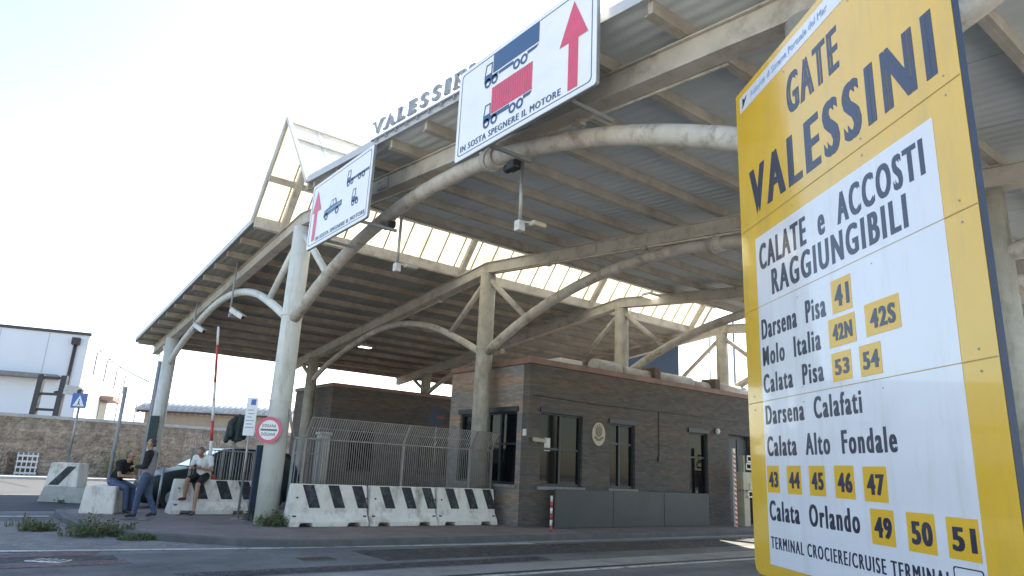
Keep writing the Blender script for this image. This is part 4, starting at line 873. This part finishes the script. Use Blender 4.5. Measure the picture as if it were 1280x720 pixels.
def drop(y, label):
    z = 6.46-1.55*abs((y-9.95)/6.37)**2.05-.14; r = thing('hanging_sensor', label, 'sensor', (5.9,y,z), 0, 'sensor boxes hung from the front arch')
    mb = MB(); mb.tube([(0,0,0), (0,0,-1.0)], .028, 10); mb.build('pole', galv, r); mb = MB(); mb.box((-.06,-.06,-1.14), (.06,.06,-.98), .01); mb.tube([(-.062,0,-1.06), (-.067,0,-1.06)], .02, 10); mb.build('box', plastic_white, r)
    mb = MB(); mb.box((.06,-.26,-1.08), (.32,-.12,-1.0), .03); mb.bar((0,0,-.99), (.2,-.18,-1.02), .03, .03); mb.build('camera_head', beige, r)
drop(11.35, 'white sensor box on a drop pole in front of the skylight'); drop(7.6, 'white sensor box on a drop pole under the larger lane sign')
lampglow = bpy.data.materials.new('lamp_glow'); lampglow.use_nodes = True; lampglow.node_tree.nodes['Principled BSDF'].inputs['Emission Color'].default_value = (1,.97,.9,1); lampglow.node_tree.nodes['Principled BSDF'].inputs['Emission Strength'].default_value = 1.2
for x, y, lab in ((12.97,27.2,'lit ceiling lamp under the lower brown roof'), (17.3,14.9,'ceiling lamp by the skylight edge under the grey roof')):
    z = (zl(y)-.35) if y > 16 else zr(y)-.32; r = thing('ceiling_lamp', lab, 'lamp', (x,y,z)); mb = MB(); mb.box((-.3,-.18,0), (.3,.18,.1), .02); mb.box((-.02,-.02,.101), (.02,.02,.3)); mb.build('housing', fascia_m, r); mb = MB(); mb.box((-.26,-.15,-.012), (.26,.15,-.001)); mb.build('diffuser', lampglow, r)
gp2 = thing('column_panel', 'dark green panel strapped to the far left canopy column', 'panel', M=frame((5.67,29.33,1.95), CAMX, (0,0,1)))
mb = MB(); mb.prism(rrect(-.16,0,.16,1.0,.04), 0, .05); mb.build('sheet', green_tarp, gp2); mb = MB(); mb.box((-.2,.2,-.02), (.2,.25,-.001)); mb.box((-.2,.75,-.02), (.2,.8,-.001)); mb.build('strap', galv, gp2)

# ------------------------------------------------------------------ parked car
car_blue = mat('car_paint', (.012,.022,.026), .38, .1, 2, spec=.35)
car = thing('parked_car', 'dark people carrier parked behind the barriers facing left', 'car', (4.35,23.4,0)); car.scale = (1.06,1.06,1.06)
ST = [(0,.30,.62,.55), (.1,.26,.78,.72), (.45,.25,.98,.80), (1.0,.25,1.10,.82), (1.35,.25,1.22,.80), (1.75,.25,1.50,.70), (2.1,.25,1.66,.64), (2.6,.25,1.72,.62), (3.4,.26,1.71,.62), (4.0,.28,1.64,.60), (4.25,.32,1.25,.70), (4.38,.4,.85,.74)]
bm = bmesh.new(); rings = []
for x, zb, zt, wt in ST:
    wb = .86 if .4 < x < 4.1 else (.78 if .05 < x < 4.3 else .66); belt = min(zt-.04, .98)
    pr = [(-wb+.1,zb), (-wb,zb+.16), (-wb-.02,min(belt,.7)), (-wb,belt), (-(wt+.04),zt-.09 if zt > 1.15 else zt-.02), (-wt+.06,zt), (0,zt+.025)]
    pr = pr+[(-y, z) for y, z in reversed(pr[:-1])]
    rings.append([bm.verts.new((x,y,z)) for y, z in pr])
n = len(rings[0])
for a, b in zip(rings, rings[1:]):
    for k in range(n): f = bm.faces.new((a[k], a[(k+1)%n], b[(k+1)%n], b[k])); f.smooth = True
bm.faces.new(rings[0][::-1]); bm.faces.new(rings[-1]); bmesh.ops.recalc_face_normals(bm, faces=bm.faces[:])
bmesh.ops.subdivide_edges(bm, edges=[e for e in bm.edges], cuts=1, smooth=.35, use_grid_fill=True)
mb = MB(); mb._add(bm); mb.build('body', car_blue, car)
def cq(name, P, m, off, par=None, th=.008):
    c = bmesh.new(); P = [Vector(p) for p in P]; nn = (P[1]-P[0]).cross(P[-1]-P[0]).normalized()
    if nn.dot(Vector(off)) < 0: nn = -nn
    lo = [c.verts.new(p) for p in P]; hi = [c.verts.new(p+nn*th) for p in P]; c.faces.new(lo); c.faces.new(hi[::-1]); k = len(P)
    for i in range(k): c.faces.new((lo[i], lo[(i+1)%k], hi[(i+1)%k], hi[i]))
    bmesh.ops.recalc_face_normals(c, faces=c.faces[:]); q = MB(); q._add(c); return q.build(name, m, par or car)
car_glass = mat('car_glass', (.02,.03,.035), .04, .3, 1, spec=.9)
cq('windscreen', [(1.12,-.70,1.165), (1.12,.70,1.165), (2.02,.58,1.68), (2.02,-.58,1.68)], car_glass, (-1,0,1), th=.02)
for s in (-1, 1):
    for P in ([(1.55,s*.87,1.03), (2.45,s*.875,1.03), (2.45,s*.70,1.60), (2.0,s*.72,1.55)], [(2.53,s*.875,1.03), (3.35,s*.875,1.03), (3.35,s*.70,1.60), (2.53,s*.70,1.60)], [(3.43,s*.875,1.03), (4.0,s*.86,1.06), (3.9,s*.70,1.56), (3.43,s*.70,1.60)]): cq('side_window', P, car_glass, (0,s,0), th=.02)
    cq('headlight', [(.06,s*.55,.66), (.16,s*.78,.72), (.42,s*.84,.92), (.2,s*.6,.84)], mat('headlight_lens', (.5,.52,.55), .1, .05, 3), (-1,s,.5), th=.03)
    mb = MB(); mb.ell((1.62,s*1.0,1.08), (.08,.1,.07)); mb.bar((1.65,s*.85,1.03), (1.62,s*.95,1.06), .03, .03); mb.build('mirror', car_blue, car, True)
    mb = MB(); mb.bar((2.2,s*.58,1.74), (3.9,s*.56,1.71), .03, .03); mb.build('roof_rail', galv, car)
    for x in (2.25, 3.2): mb = MB(); mb.bar((x,s*.90,.93), (x+.16,s*.90,.93), .03, .03); mb.build('door_handle', car_blue, car)
    for x in (.78, 3.52):
        mb = MB(); mb.tube([(x,s*.66,.32), (x,s*.87,.32)], .32, 24); wo = mb.build('wheel', rubber, car); mb = MB(); mb.tube([(x,s*.871,.32), (x,s*.885,.32)], .2, 18)
        for k in range(5): a = k*2*PI/5; mb.bar((x,s*.89,.32), (x+.19*math.cos(a),s*.89,.32+.19*math.sin(a)), .05, .015, (0,1,0))
        mb.build('rim', galv, wo)
mb = MB(); mb.box((-.02,-.25,.42), (-.005,.25,.53)); mb.build('number_plate', white_paint, car)

# ------------------------------------------------------------------ people
def remesh(mb, name, mats, parent, vox=.009, smooth=6):
    o = mb.build(name, mats[0]); md = o.modifiers.new('r', 'REMESH'); md.mode = 'VOXEL'; md.voxel_size = vox
    ms = o.modifiers.new('s', 'SMOOTH'); ms.iterations = smooth; ms.factor = .5
    dg = bpy.context.evaluated_depsgraph_get(); me = bpy.data.meshes.new_from_object(o.evaluated_get(dg)); old = o.data; o.modifiers.clear(); o.data = me; bpy.data.meshes.remove(old); me.name = name
    me.materials.clear()
    for m_ in mats: me.materials.append(m_)
    for p in me.polygons: p.use_smooth = True
    o.parent = parent; return o
skin = mat('skin', (.36,.2,.135), .5, .12, 8)
denim = mat('denim', (.055,.085,.15), .85, .25, 5, .3, 60, dirt=(.1,.14,.22), dscale=3, damt=.4)
black_cloth = mat('black_cloth', (.014,.014,.016), .85, .2, 6, .3, 40)
white_cloth = mat('white_cloth', (.72,.72,.72), .85, .05, 6, .3, 25)
grey_cloth = mat('grey_cloth', (.25,.24,.25), .85, .1, 6, .3, 40)
grey_hair = mat('grey_hair', (.10,.10,.105), .7, .3, 30, .4, 80)
dark_hair = mat('dark_hair', (.05,.045,.045), .7, .3, 30, .4, 80)
shoe_m = mat('dark_shoes', (.025,.022,.02), .6, .2, 6)
def hand(mb, wrist, d, palm_n, sc=1.0):
    d = Vector(d).normalized(); pn = Vector(palm_n); pn = (pn-d*pn.dot(d)).normalized(); sd = d.cross(pn)
    wv = Vector(wrist)
    mb.cone(wv, .026*sc, wv+d*.035, .026*sc)
    for k, L_ in enumerate((.075,.085,.08,.062)):
        o = (k-1.5)*.021; kn = wv+d*.085+sd*o
        mb.cone(wv+d*.03+sd*o*.8, .015, kn, .0125)
        mid = kn+(d*.8+pn*.6).normalized()*L_*.5; mb.cone(kn, .0105, mid, .0095); mb.cone(mid, .0095, mid+(d*.25+pn*.97).normalized()*L_*.45, .0085)
    th0 = wv+d*.025-sd*.03; th1 = th0+(d*.7-sd*.5+pn*.4).normalized()*.045; mb.cone(th0, .015, th1, .0115); mb.cone(th1, .0115, th1+(d*.8+pn*.6).normalized()*.035, .0095)
def person(label, loc, facing, J, upper, lower, shoes, hair, sleeve='short', shorts=False, group=None, hairline=0.0, stripe=None):
    yaw = math.atan2(facing[1], facing[0]); r = thing('person', label, 'person', loc, yaw, group)
    V = {k: Vector(v) for k, v in J.items()}; hd = V['head']; fw = V['look'].normalized(); up0 = (hd-V['neck']).normalized(); sdv = up0.cross(fw).normalized(); up = fw.cross(sdv).normalized()
    b = MB()
    b.cone(V['pelvis'], .125, V['waist'], .115); b.cone(V['waist'], .115, V['chest'], .13); b.cone(V['ls']*.72+V['rs']*.28, .085, V['rs']*.72+V['ls']*.28, .085)
    b.cone(V['chest'], .12, V['neck']-Vector((0,0,.05)), .06); b.cone(V['neck']-Vector((0,0,.05)), .058, hd-up*.06, .055)
    for s in 'lr':
        b.cone(V[s+'s'], .06, V[s+'e'], .043); b.cone(V[s+'e'], .042, V[s+'w'], .028)
        b.cone(V[s+'h'], .092, V[s+'k'], .06); b.cone(V[s+'k'], .058, V[s+'k']*.6+V[s+'a']*.4, .056); b.cone(V[s+'k']*.6+V[s+'a']*.4, .056, V[s+'a'], .036)
        t = V[s+'t']; b.cone(V[s+'a']-Vector((0,0,.03)), .038, t, .03)
        hand(b, V[s+'w'], V[s+'d'], V[s+'p'])
    # head
    H = lambda f, s_, u: hd+fw*f+sdv*s_+up*u
    b.ell(H(-.012,0,.03), (.092,.076,.1)); b.cone(H(.0,0,.0), .074, H(.035,0,-.07), .045); b.cone(H(.045,.022,-.075), .028, H(.045,-.022,-.075), .028)
    b.cone(H(.083,0,.018), .011, H(.103,0,-.018), .016); b.cone(H(.075,.03,.035), .014, H(.075,-.03,.035), .014); b.cone(H(.078,.016,-.048), .011, H(.078,-.016,-.048), .011)
    for s in (-1, 1): b.cone(H(-.01,s*.08,.015), .016, H(-.012,s*.084,-.025), .011); b.ell(H(.055,s*.04,-.015), .02)
    remesh(b, 'body', [skin], r, .0075, 4)
    for s in (-1, 1): mb = MB(); mb.ell(H(.078,s*.032,.012), .0125); mb.build('eye', mat('eye', (.06,.05,.045), .2, .3, 9), r)
    mb = MB(); mb.ell(H(-.05,0,.056), (.08,.081,.083)); mb.cone(H(-.075,.03,-.03), .042, H(-.075,-.03,-.03), .042); remesh(mb, 'hair', [hair], r, .01, 3)
    # upper clothing
    c = MB(); e = .022
    c.cone(V['pelvis']+Vector((0,0,.02)), .138, V['waist'], .132+e*.4); c.cone(V['waist'], .135, V['chest'], .142+e*.3); c.cone(V['chest'], .14, V['neck']-Vector((0,0,.06)), .075); c.cone(V['ls'], .09, V['rs'], .09); c.cone(V['ls']*.72+V['rs']*.28, .108, V['rs']*.72+V['ls']*.28, .108)
    for s in 'lr':
        if sleeve == 'short': c.cone(V[s+'s'], .082, V[s+'s']*.45+V[s+'e']*.55, .068)
        else: c.cone(V[s+'s'], .08, V[s+'e'], .062); c.cone(V[s+'e'], .06, V[s+'e']*.12+V[s+'w']*.88, .043)
    sh = remesh(c, 'shirt' if sleeve == 'short' else 'jacket', [upper] if not stripe else [upper, stripe], r, .011, 3)
    if stripe:
        for p in sh.data.polygons:
            q = p.center; d1 = min((q-(V['ls']+(V['le']-V['ls'])*t/6)).length for t in range(9)); d2 = min((q-(V['rs']+(V['re']-V['rs'])*t/6)).length for t in range(9))
            fore = min((q-(V[s+'e']+(V[s+'w']-V[s+'e'])*t/6)).length for s in 'lr' for t in range(7))
            if min(d1, d2) > .125 and fore > .1 or (q.z < V['neck'].z-.16 and abs(q.y) < .07): p.material_index = 1
    # lower clothing
    c = MB(); c.cone(V['lh'], .11, V['rh'], .11); c.cone(V['pelvis'], .132, V['pelvis']+Vector((0,0,.06)), .128)
    for s in 'lr':
        if shorts: c.cone(V[s+'h'], .112, V[s+'h']*.18+V[s+'k']*.82, .088)
        else: c.cone(V[s+'h'], .108, V[s+'k'], .078); c.cone(V[s+'k'], .076, V[s+'a']+Vector((0,0,.0)), .062)
    remesh(c, 'shorts' if shorts else 'jeans', [lower], r, .011, 3)
    for s in 'lr':
        c = MB(); a = V[s+'a']; t = V[s+'t']; f = (t-a); f.z = 0; f.normalize(); bz = Vector((0,0,1))
        c.cone(a-bz*.045-f*.02, .044, a-bz*.05+f*.08, .042); c.cone(a-bz*.05+f*.08, .042, t-bz*.005, .033); o = remesh(c, 'shoe', [shoes], r, .009, 2)
    return r
# standing man in a two tone jacket
person('standing man in grey and black jacket and blue jeans facing the seated man', (3.62,18.45,.12), (-.85,.5), dict(
    pelvis=(0,0,.95), waist=(.0,0,1.1), chest=(.01,0,1.3), neck=(.02,0,1.5), head=(.05,0,1.645), look=(1,.1,-.12),
    ls=(0,.185,1.42), rs=(0,-.185,1.42), le=(.02,.25,1.13), re=(.0,-.25,1.13), lw=(.25,.15,1.12), rw=(.23,-.15,1.1), ld=(1,-.3,.1), rd=(1,.3,.0), lp=(0,-.3,-1), rp=(0,.3,-1),
    lh=(0,.095,.91), rh=(0,-.095,.91), lk=(.1,.1,.5), rk=(-.05,-.11,.5), la=(.13,.1,.1), ra=(-.24,-.12,.12), lt=(.29,.11,.035), rt=(-.09,-.14,.04)), black_cloth, denim, shoe_m, dark_hair, 'long', stripe=grey_cloth)
person('man in black t-shirt and jeans sitting on the white concrete block', (3.17,19.82,.12), (.72,-.7), dict(
    pelvis=(-.02,0,.73), waist=(.05,0,.87), chest=(.15,0,1.05), neck=(.24,0,1.22), head=(.32,0,1.345), look=(1,-.05,-.2),
    ls=(.18,.19,1.16), rs=(.18,-.19,1.16), le=(.27,.25,.88), re=(.27,-.25,.88), lw=(.48,.08,.86), rw=(.49,-.08,.86), ld=(.8,-.5,.1), rd=(.8,.5,.1), lp=(0,-.6,-.8), rp=(0,.6,-.8),
    lh=(.0,.1,.73), rh=(.0,-.1,.73), lk=(.41,.15,.60), rk=(.43,-.14,.58), la=(.42,.15,.12), ra=(.5,-.15,.12), lt=(.58,.17,.04), rt=(.66,-.17,.04)), black_cloth, denim, shoe_m, grey_hair)
sm_ = person('man in white t-shirt and black shorts on the barrier looking at his phone', (5.1,19.52,.12), (-.62,-.78), dict(
    pelvis=(-.04,0,.93), waist=(.0,0,1.07), chest=(.07,0,1.25), neck=(.15,0,1.415), head=(.25,0,1.51), look=(1,.0,-1.1),
    ls=(.07,.19,1.37), rs=(.07,-.19,1.37), le=(.1,.28,1.09), re=(.1,-.28,1.09), lw=(.34,.10,1.12), rw=(.34,-.13,1.12), ld=(.8,-.5,.25), rd=(.8,.6,.25), lp=(-.1,-.6,.6), rp=(-.1,.6,.6),
    lh=(.0,.1,.92), rh=(.0,-.1,.92), lk=(.42,.12,.72), rk=(.42,-.16,.83), la=(.52,.16,.1), ra=(.36,-.2,.42), lt=(.68,.19,.035), rt=(.53,-.24,.37)), white_cloth, black_cloth, mat('brown_sandals', (.06,.035,.025), .6, .2, 6), grey_hair, shorts=True)
ph = thing('mobile_phone', 'black phone held in the hands of the man in white', 'phone', M=Matrix.Translation((5.1,19.52,.12)) @ Matrix.Rotation(math.atan2(-.78,-.62), 4, 'Z') @ Matrix.Translation((.43,-.01,1.17)) @ Matrix.Rotation(-.5, 4, 'Y'))
mb = MB(); mb.box((-.07,-.036,-.005), (.07,.036,.004), .004); mb.build('case', plastic_black, ph); mb = MB(); mb.box((-.064,-.032,.0045), (.064,.032,.006)); mb.build('screen', glass_dark, ph)

# ------------------------------------------------------------------ background: wall, warehouse, house, lift mast
wl_ = thing('stone_wall', 'long rough tan stone wall behind the far road', 'wall', (0,46.5,0)); mb = MB(); mb.box((-60,0,0), (80,.5,3.15)); mb.build('masonry', stone_m, wl_); mb = MB(); mb.box((-60,-.06,3.153), (80,.56,3.33)); mb.build('coping', concrete, wl_)
def bframe(corner, d1, d2): return Vector(corner), Vector(d1).normalized(), Vector(d2).normalized()
WC, WF, WS = Vector((7.11,69.43,0)), Vector((-.961,.276,0)), Vector((.276,.961,0))
wh = thing('warehouse', 'big white clad warehouse with a dark window and canopy beyond the stone wall', 'building', M=frame(WC, (-WF.x,-WF.y,0), (WS.x,WS.y,0)))
mb = MB(); mb.box((-40,0,0), (0,60,11.2)); mb.build('cladding', warehouse_m, wh)
mb = MB(); mb.box((-40.1,-.1,11.2), (.1,.3,11.45)); mb.build('parapet_trim', mat('dark_trim', (.06,.05,.05), .6, .2, 3), wh)
mb = MB(); mb.box((-40,-1.2,7.2), (-1.6,-.01,7.55)); mb.build('canopy', mat('grey_soffit', (.2,.2,.2), .7, .2, 2), wh)
mb = MB(); mb.box((-7.9,-.05,8.0), (-6.4,.05,9.9)); wn_ = mb.build('window', frame_dark, wh); mb = MB(); mb.box((-7.8,-.07,8.1), (-6.5,-.051,9.8)); mb.build('pane', glass_dark, wn_)
for x in (-3,-6.5,-11): mb = MB(); mb.box((x,-.02,0), (x+.06,-.005,11.1)); mb.build('panel_joint', mat('grey_joint', (.45,.47,.5), .7, .05, 3), wh)
mb = MB(); mb.tube([(-.9,-.15,10.4), (-.95,-.15,7.0), (-.8,-.15,6.4), (-1.7,-.15,6.1)], .14, 10); mb.box((-1.2,-.45,10.3), (-.6,-.01,10.9)); mb.build('downpipe', mat('brown_pipe', (.05,.035,.035), .6, .2, 3), wh)
mb = MB(); mb.box((-.04,11,1.2), (.05,15.5,6.5)); mb.build('door', frame_dark, wh); mb = MB(); mb.box((.051,10.5,6.5), (1.2,16,6.9)); mb.build('door_canopy', coping_m, wh)
for y in (4,10,17,24): mb = MB(); mb.tube([(.15,y,8.2), (.15,y,10.3), (.45,y,10.5)], .07, 8); mb.build('vent_pipe', grey_paint, wh)
ho = thing('tiled_house', 'small beige house with pale tiled roof behind the stone wall', 'house', M=frame((11.2,62.2,.75), (.81,-.585,0), (.585,.81,0)))
mb = MB(); mb.box((0,0,-.75), (11,7,4.2)); mb.prism([(0,4.2), (7,4.2), (3.5,5.5)], 0, 11, Matrix(((0,0,1,0),(1,0,0,0),(0,1,0,0),(0,0,0,1)))); mb.build('wall', plaster, ho)
mb = MB()
for s in (0, 1):
    for k in range(26):
        x = -.4+k*.46; a = Vector((x, 3.5, 5.62)); b = Vector((x, -.5 if s == 0 else 7.5, 4.12)); mb.tube([a, b], .24, 8)
mb.build('roof', roof_tile, ho)
mb = MB(); mb.bar((-.4,-.55,4.05), (11.4,-.55,4.05), .15, .15); mb.build('eave_gutter', mat('brown_pipe', (.05,.035,.035)), ho)
ms_ = thing('lift_mast', 'dark ladder-like container lift mast rising behind the stone wall', 'lift truck', (3.3,55.0,0), math.radians(-32))
for x in (0, 1.45): mb = MB(); mb.bar((x,0,.6), (x-.15,.55,6.3), .3, .36, (1,0,0)); mb.build('rail', dark_steel, ms_)
for t in (.35,.6,.78,.97): mb = MB(); mb.bar((-.15*t,.55*t,.6+5.7*t), (1.45-.15*t,.55*t,.6+5.7*t), .16, .16); mb.build('crossbar', dark_steel, ms_)
mb = MB(); mb.bar((1.6,.4,5.4), (2.5,.3,5.3), .5, .6); mb.build('carriage', galv, ms_); mb = MB(); mb.bar((2.4,.3,5.1), (2.7,.3,5.1), .3, .7); mb.build('hook_block', dark_steel, ms_)
mb = MB(); mb.box((-.4,.6,.7), (2.3,5.0,2.2), .1); mb.build('chassis', red_paint, ms_)
for x in (-.3,2.2):
    for y in (1.2,4.2): mb = MB(); mb.tube([(x-.25,y,.7), (x+.25,y,.7)], .7, 20); mb.build('wheel', rubber, ms_)
cr = thing('plastic_crate', 'white slatted plastic pallet leaning against the stone wall', 'pallet', (2.6,45.9,.13)); mb = MB()
for k in range(5): mb.bar((0+k*.22,.3,0), (0+k*.22,.45,1.15), .09, .05, (1,0,0))
for z in (.1,.4,.7,1.0): mb.bar((-.05,.3+.15*z,z), (.95,.3+.15*z,z), .06, .1)
mb.build('slats', white_paint, cr)
bd = thing('brown_board', 'brown wooden board leaning beside the white pallet', 'board', (1.95,45.95,.13)); mb = MB(); mb.bar((.25,.2,0), (.25,.4,1.2), .55, .05, (1,0,0)); mb.build('plank', mat('brown_wood', (.14,.08,.05), .8, .3, 3), bd)
bn = thing('far_building', 'dark blue block building far behind the office roof', 'building', M=frame((54.4,53.6,0), (.79,-.62,0), (.62,.79,0))); mb = MB(); mb.box((0,0,0), (8.2,20,16)); mb.build('wall', mat('dark_blue_cladding', (.035,.05,.07), .6, .2, .4), bn); mb = MB(); mb.box((-.1,-.1,16), (8.3,20.1,16.4)); mb.build('roof', grey_paint, bn)
for (px, py, pt, lab) in ((888,470,395,'thin distant mast right of the last visible column'), (919,480,392,'distant blue mast nearest the yellow board'), (190,520,450,'distant lamp mast above the small house'), (171,505,487,'short distant mast left of the small house'), (148,500,468,'distant mast beside the white warehouse')):
    p = at_depth(px, py, 75); q = at_depth(px, pt, 75); pole('far_mast', lab, (p.x,p.y,0), q.z, .12 if px > 900 else .07, grey_paint)
wr = MB(); A = at_depth(110,418,62); B = at_depth(188,478,34); wr.tube([A+(B-A)*t-Vector((0,0,math.sin(PI*t)*.5)) for t in [k/14 for k in range(15)]], .03, 6); tag(wr.build('overhead_wire', dark_steel), 'thin black overhead wire from warehouse corner to the canopy', 'wire')
tp = thing('covered_sign', 'roadside sign wrapped in dark green tarp behind the barred fence', 'sign', (6.3,21.2,.1)); mb = MB(); mb.tube([(0,0,0), (0,0,2.1)], .03, 8); mb.build('post', galv, tp); mb = MB()
for k in range(12):
    x = random.uniform(-.24,.24); mb.cone((x,random.uniform(-.05,.05),2.62-abs(x)*.5+random.uniform(-.06,.06)), .05, (x*1.25+random.uniform(-.08,.08),random.uniform(-.1,.1),2.0+random.uniform(-.12,.2)), .075)
remesh(mb, 'tarp', [green_tarp], tp, .02, 2)

# ------------------------------------------------------------------ small things on the ground
def grate(name, label, loc, lx, ly, rz, m, n=6, fm=None):
    r = thing(name, label, 'drain', loc, rz); mb = MB(); mb.box((-lx/2,-ly/2,-.02), (lx/2,ly/2,.001)); mb.build('frame', fm or kerbm, r); mb = MB()
    for k in range(n): x = -lx/2+lx*(k+.5)/n; mb.box((x-lx/n*.3,-ly/2*.72,.002), (x+lx/n*.3,ly/2*.72,.006)); 
    mb.build('bars', m, r); return r
g1 = grate('drain_grate', 'pale drain grate with dark slots in the red road paint', (1.32,12.3,.012), .5, .3, math.radians(-38), black_paint, 5, white_paint)
grate('drain_grate', 'rusty dark drain grate in the lane before the barriers', (4.97,11.44,.008), .55, .4, 0, mat('rusty_iron', (.05,.035,.025), .8, .3, 6), 7)
mc = thing('access_cover', 'dark metal access cover in the pavement before the standing man', 'cover', (3.4,17.75,.121), math.radians(-35)); mb = MB(); mb.box((-.3,-.2,-.02), (.3,.2,0)); mb.build('frame', kerbm, mc); mb = MB(); mb.box((-.26,-.17,.001), (.26,.17,.005)); mb.build('plate', dark_steel, mc)
leaf_m = mat('weed_leaf', (.08,.12,.045), .8, .4, 3); grass_m = mat('dry_grass', (.16,.15,.075), .8, .4, 3); shrub_m = mat('shrub_leaf', (.13,.16,.03), .8, .4, 3)
def weed(label, loc, rx, ry, h, n, m=leaf_m, leafy=.5, cat='weed', name='weed'):
    r = thing(name, label, cat, loc); mb = MB(); bm = mb.bm
    st = MB()
    for k in range(n):
        a = random.uniform(0, 2*PI); q = random.random()**.6; bx, by = rx*q*math.cos(a), ry*q*math.sin(a); hh = h*random.uniform(.35,1)*(1-.45*q)
        lean = Vector((random.gauss(0,.28)+.3*q*math.cos(a), random.gauss(0,.28)+.3*q*math.sin(a), 1)).normalized(); base = Vector((bx,by,0)); tip = base+lean*hh
        sd = Vector((random.gauss(0,1), random.gauss(0,1), 0)).normalized()
        if random.random() > leafy:
            wd = random.uniform(.005,.011); mid = base+lean*hh*.55
            v = [bm.verts.new(p) for p in (base-sd*wd, base+sd*wd, mid+sd*wd*.8, mid-sd*wd*.8)]; bm.faces.new(v); t = bm.verts.new(tip+lean.cross(sd)*hh*.25); bm.faces.new((v[3], v[2], t))
        else:
            st.tube([base, base+(tip-base)*.5+sd*.01, tip], [.004,.003,.0015], 4)
            for j in range(random.randint(5,11)):
                t_ = random.uniform(.2,1); p = base+(tip-base)*t_; d = Vector((random.gauss(0,1), random.gauss(0,1), random.gauss(.25,.5))).normalized(); s2 = d.cross(Vector((random.gauss(0,1), random.gauss(0,1), 1))).normalized(); L_ = random.uniform(.03,.075)
                v = [bm.verts.new(x) for x in (p, p+d*L_*.5+s2*L_*.3, p+d*L_, p+d*L_*.5-s2*L_*.3)]; bm.faces.new(v)
    for f in bm.faces: f.material_index = 1 if len(f.verts) == 3 or random.random() < .12 else 0
    mb.build('leaves', [m, grass_m], r); st.build('stems', grass_m, r); return r
weed('large dark green weed clump at the kerb beside the white block', (2.35,15.55,.0), .6, .32, .55, 230)
weed('low weed tuft hugging the curved kerb, right of the largest clump', (2.95,14.75,.0), .35, .2, .18, 90)
weed('low dense green weed on the sandy verge, nearest the left edge', (1.5,16.7,.0), .3, .22, .26, 150)
weed('sparse dry grass on the verge at far left behind the low weed', (1.45,17.6,.0), .5, .4, .35, 90, grass_m, .15)
weed('green weeds growing around the foot of the white column', (5.95,16.0,.12), .5, .35, .42, 260)
weed('leafy weed at the foot of the information sign post', (5.85,17.2,.12), .25, .25, .75, 110)
weed('tiny weed at the joint of low base and road', (2.9,25.3,.0), .35, .15, .25, 60)
sh_ = weed('yellow green shrub against the stone wall behind the talking men', (7.6,45.4,.13), .8, .5, 2.6, 420, shrub_m, 1.0, 'shrub', 'shrub')
def scale_leaves(o, s):
    pass
weed('dark low growth at the wall foot near the shrub', (9.6,45.6,.13), 1.6, .4, .6, 260)
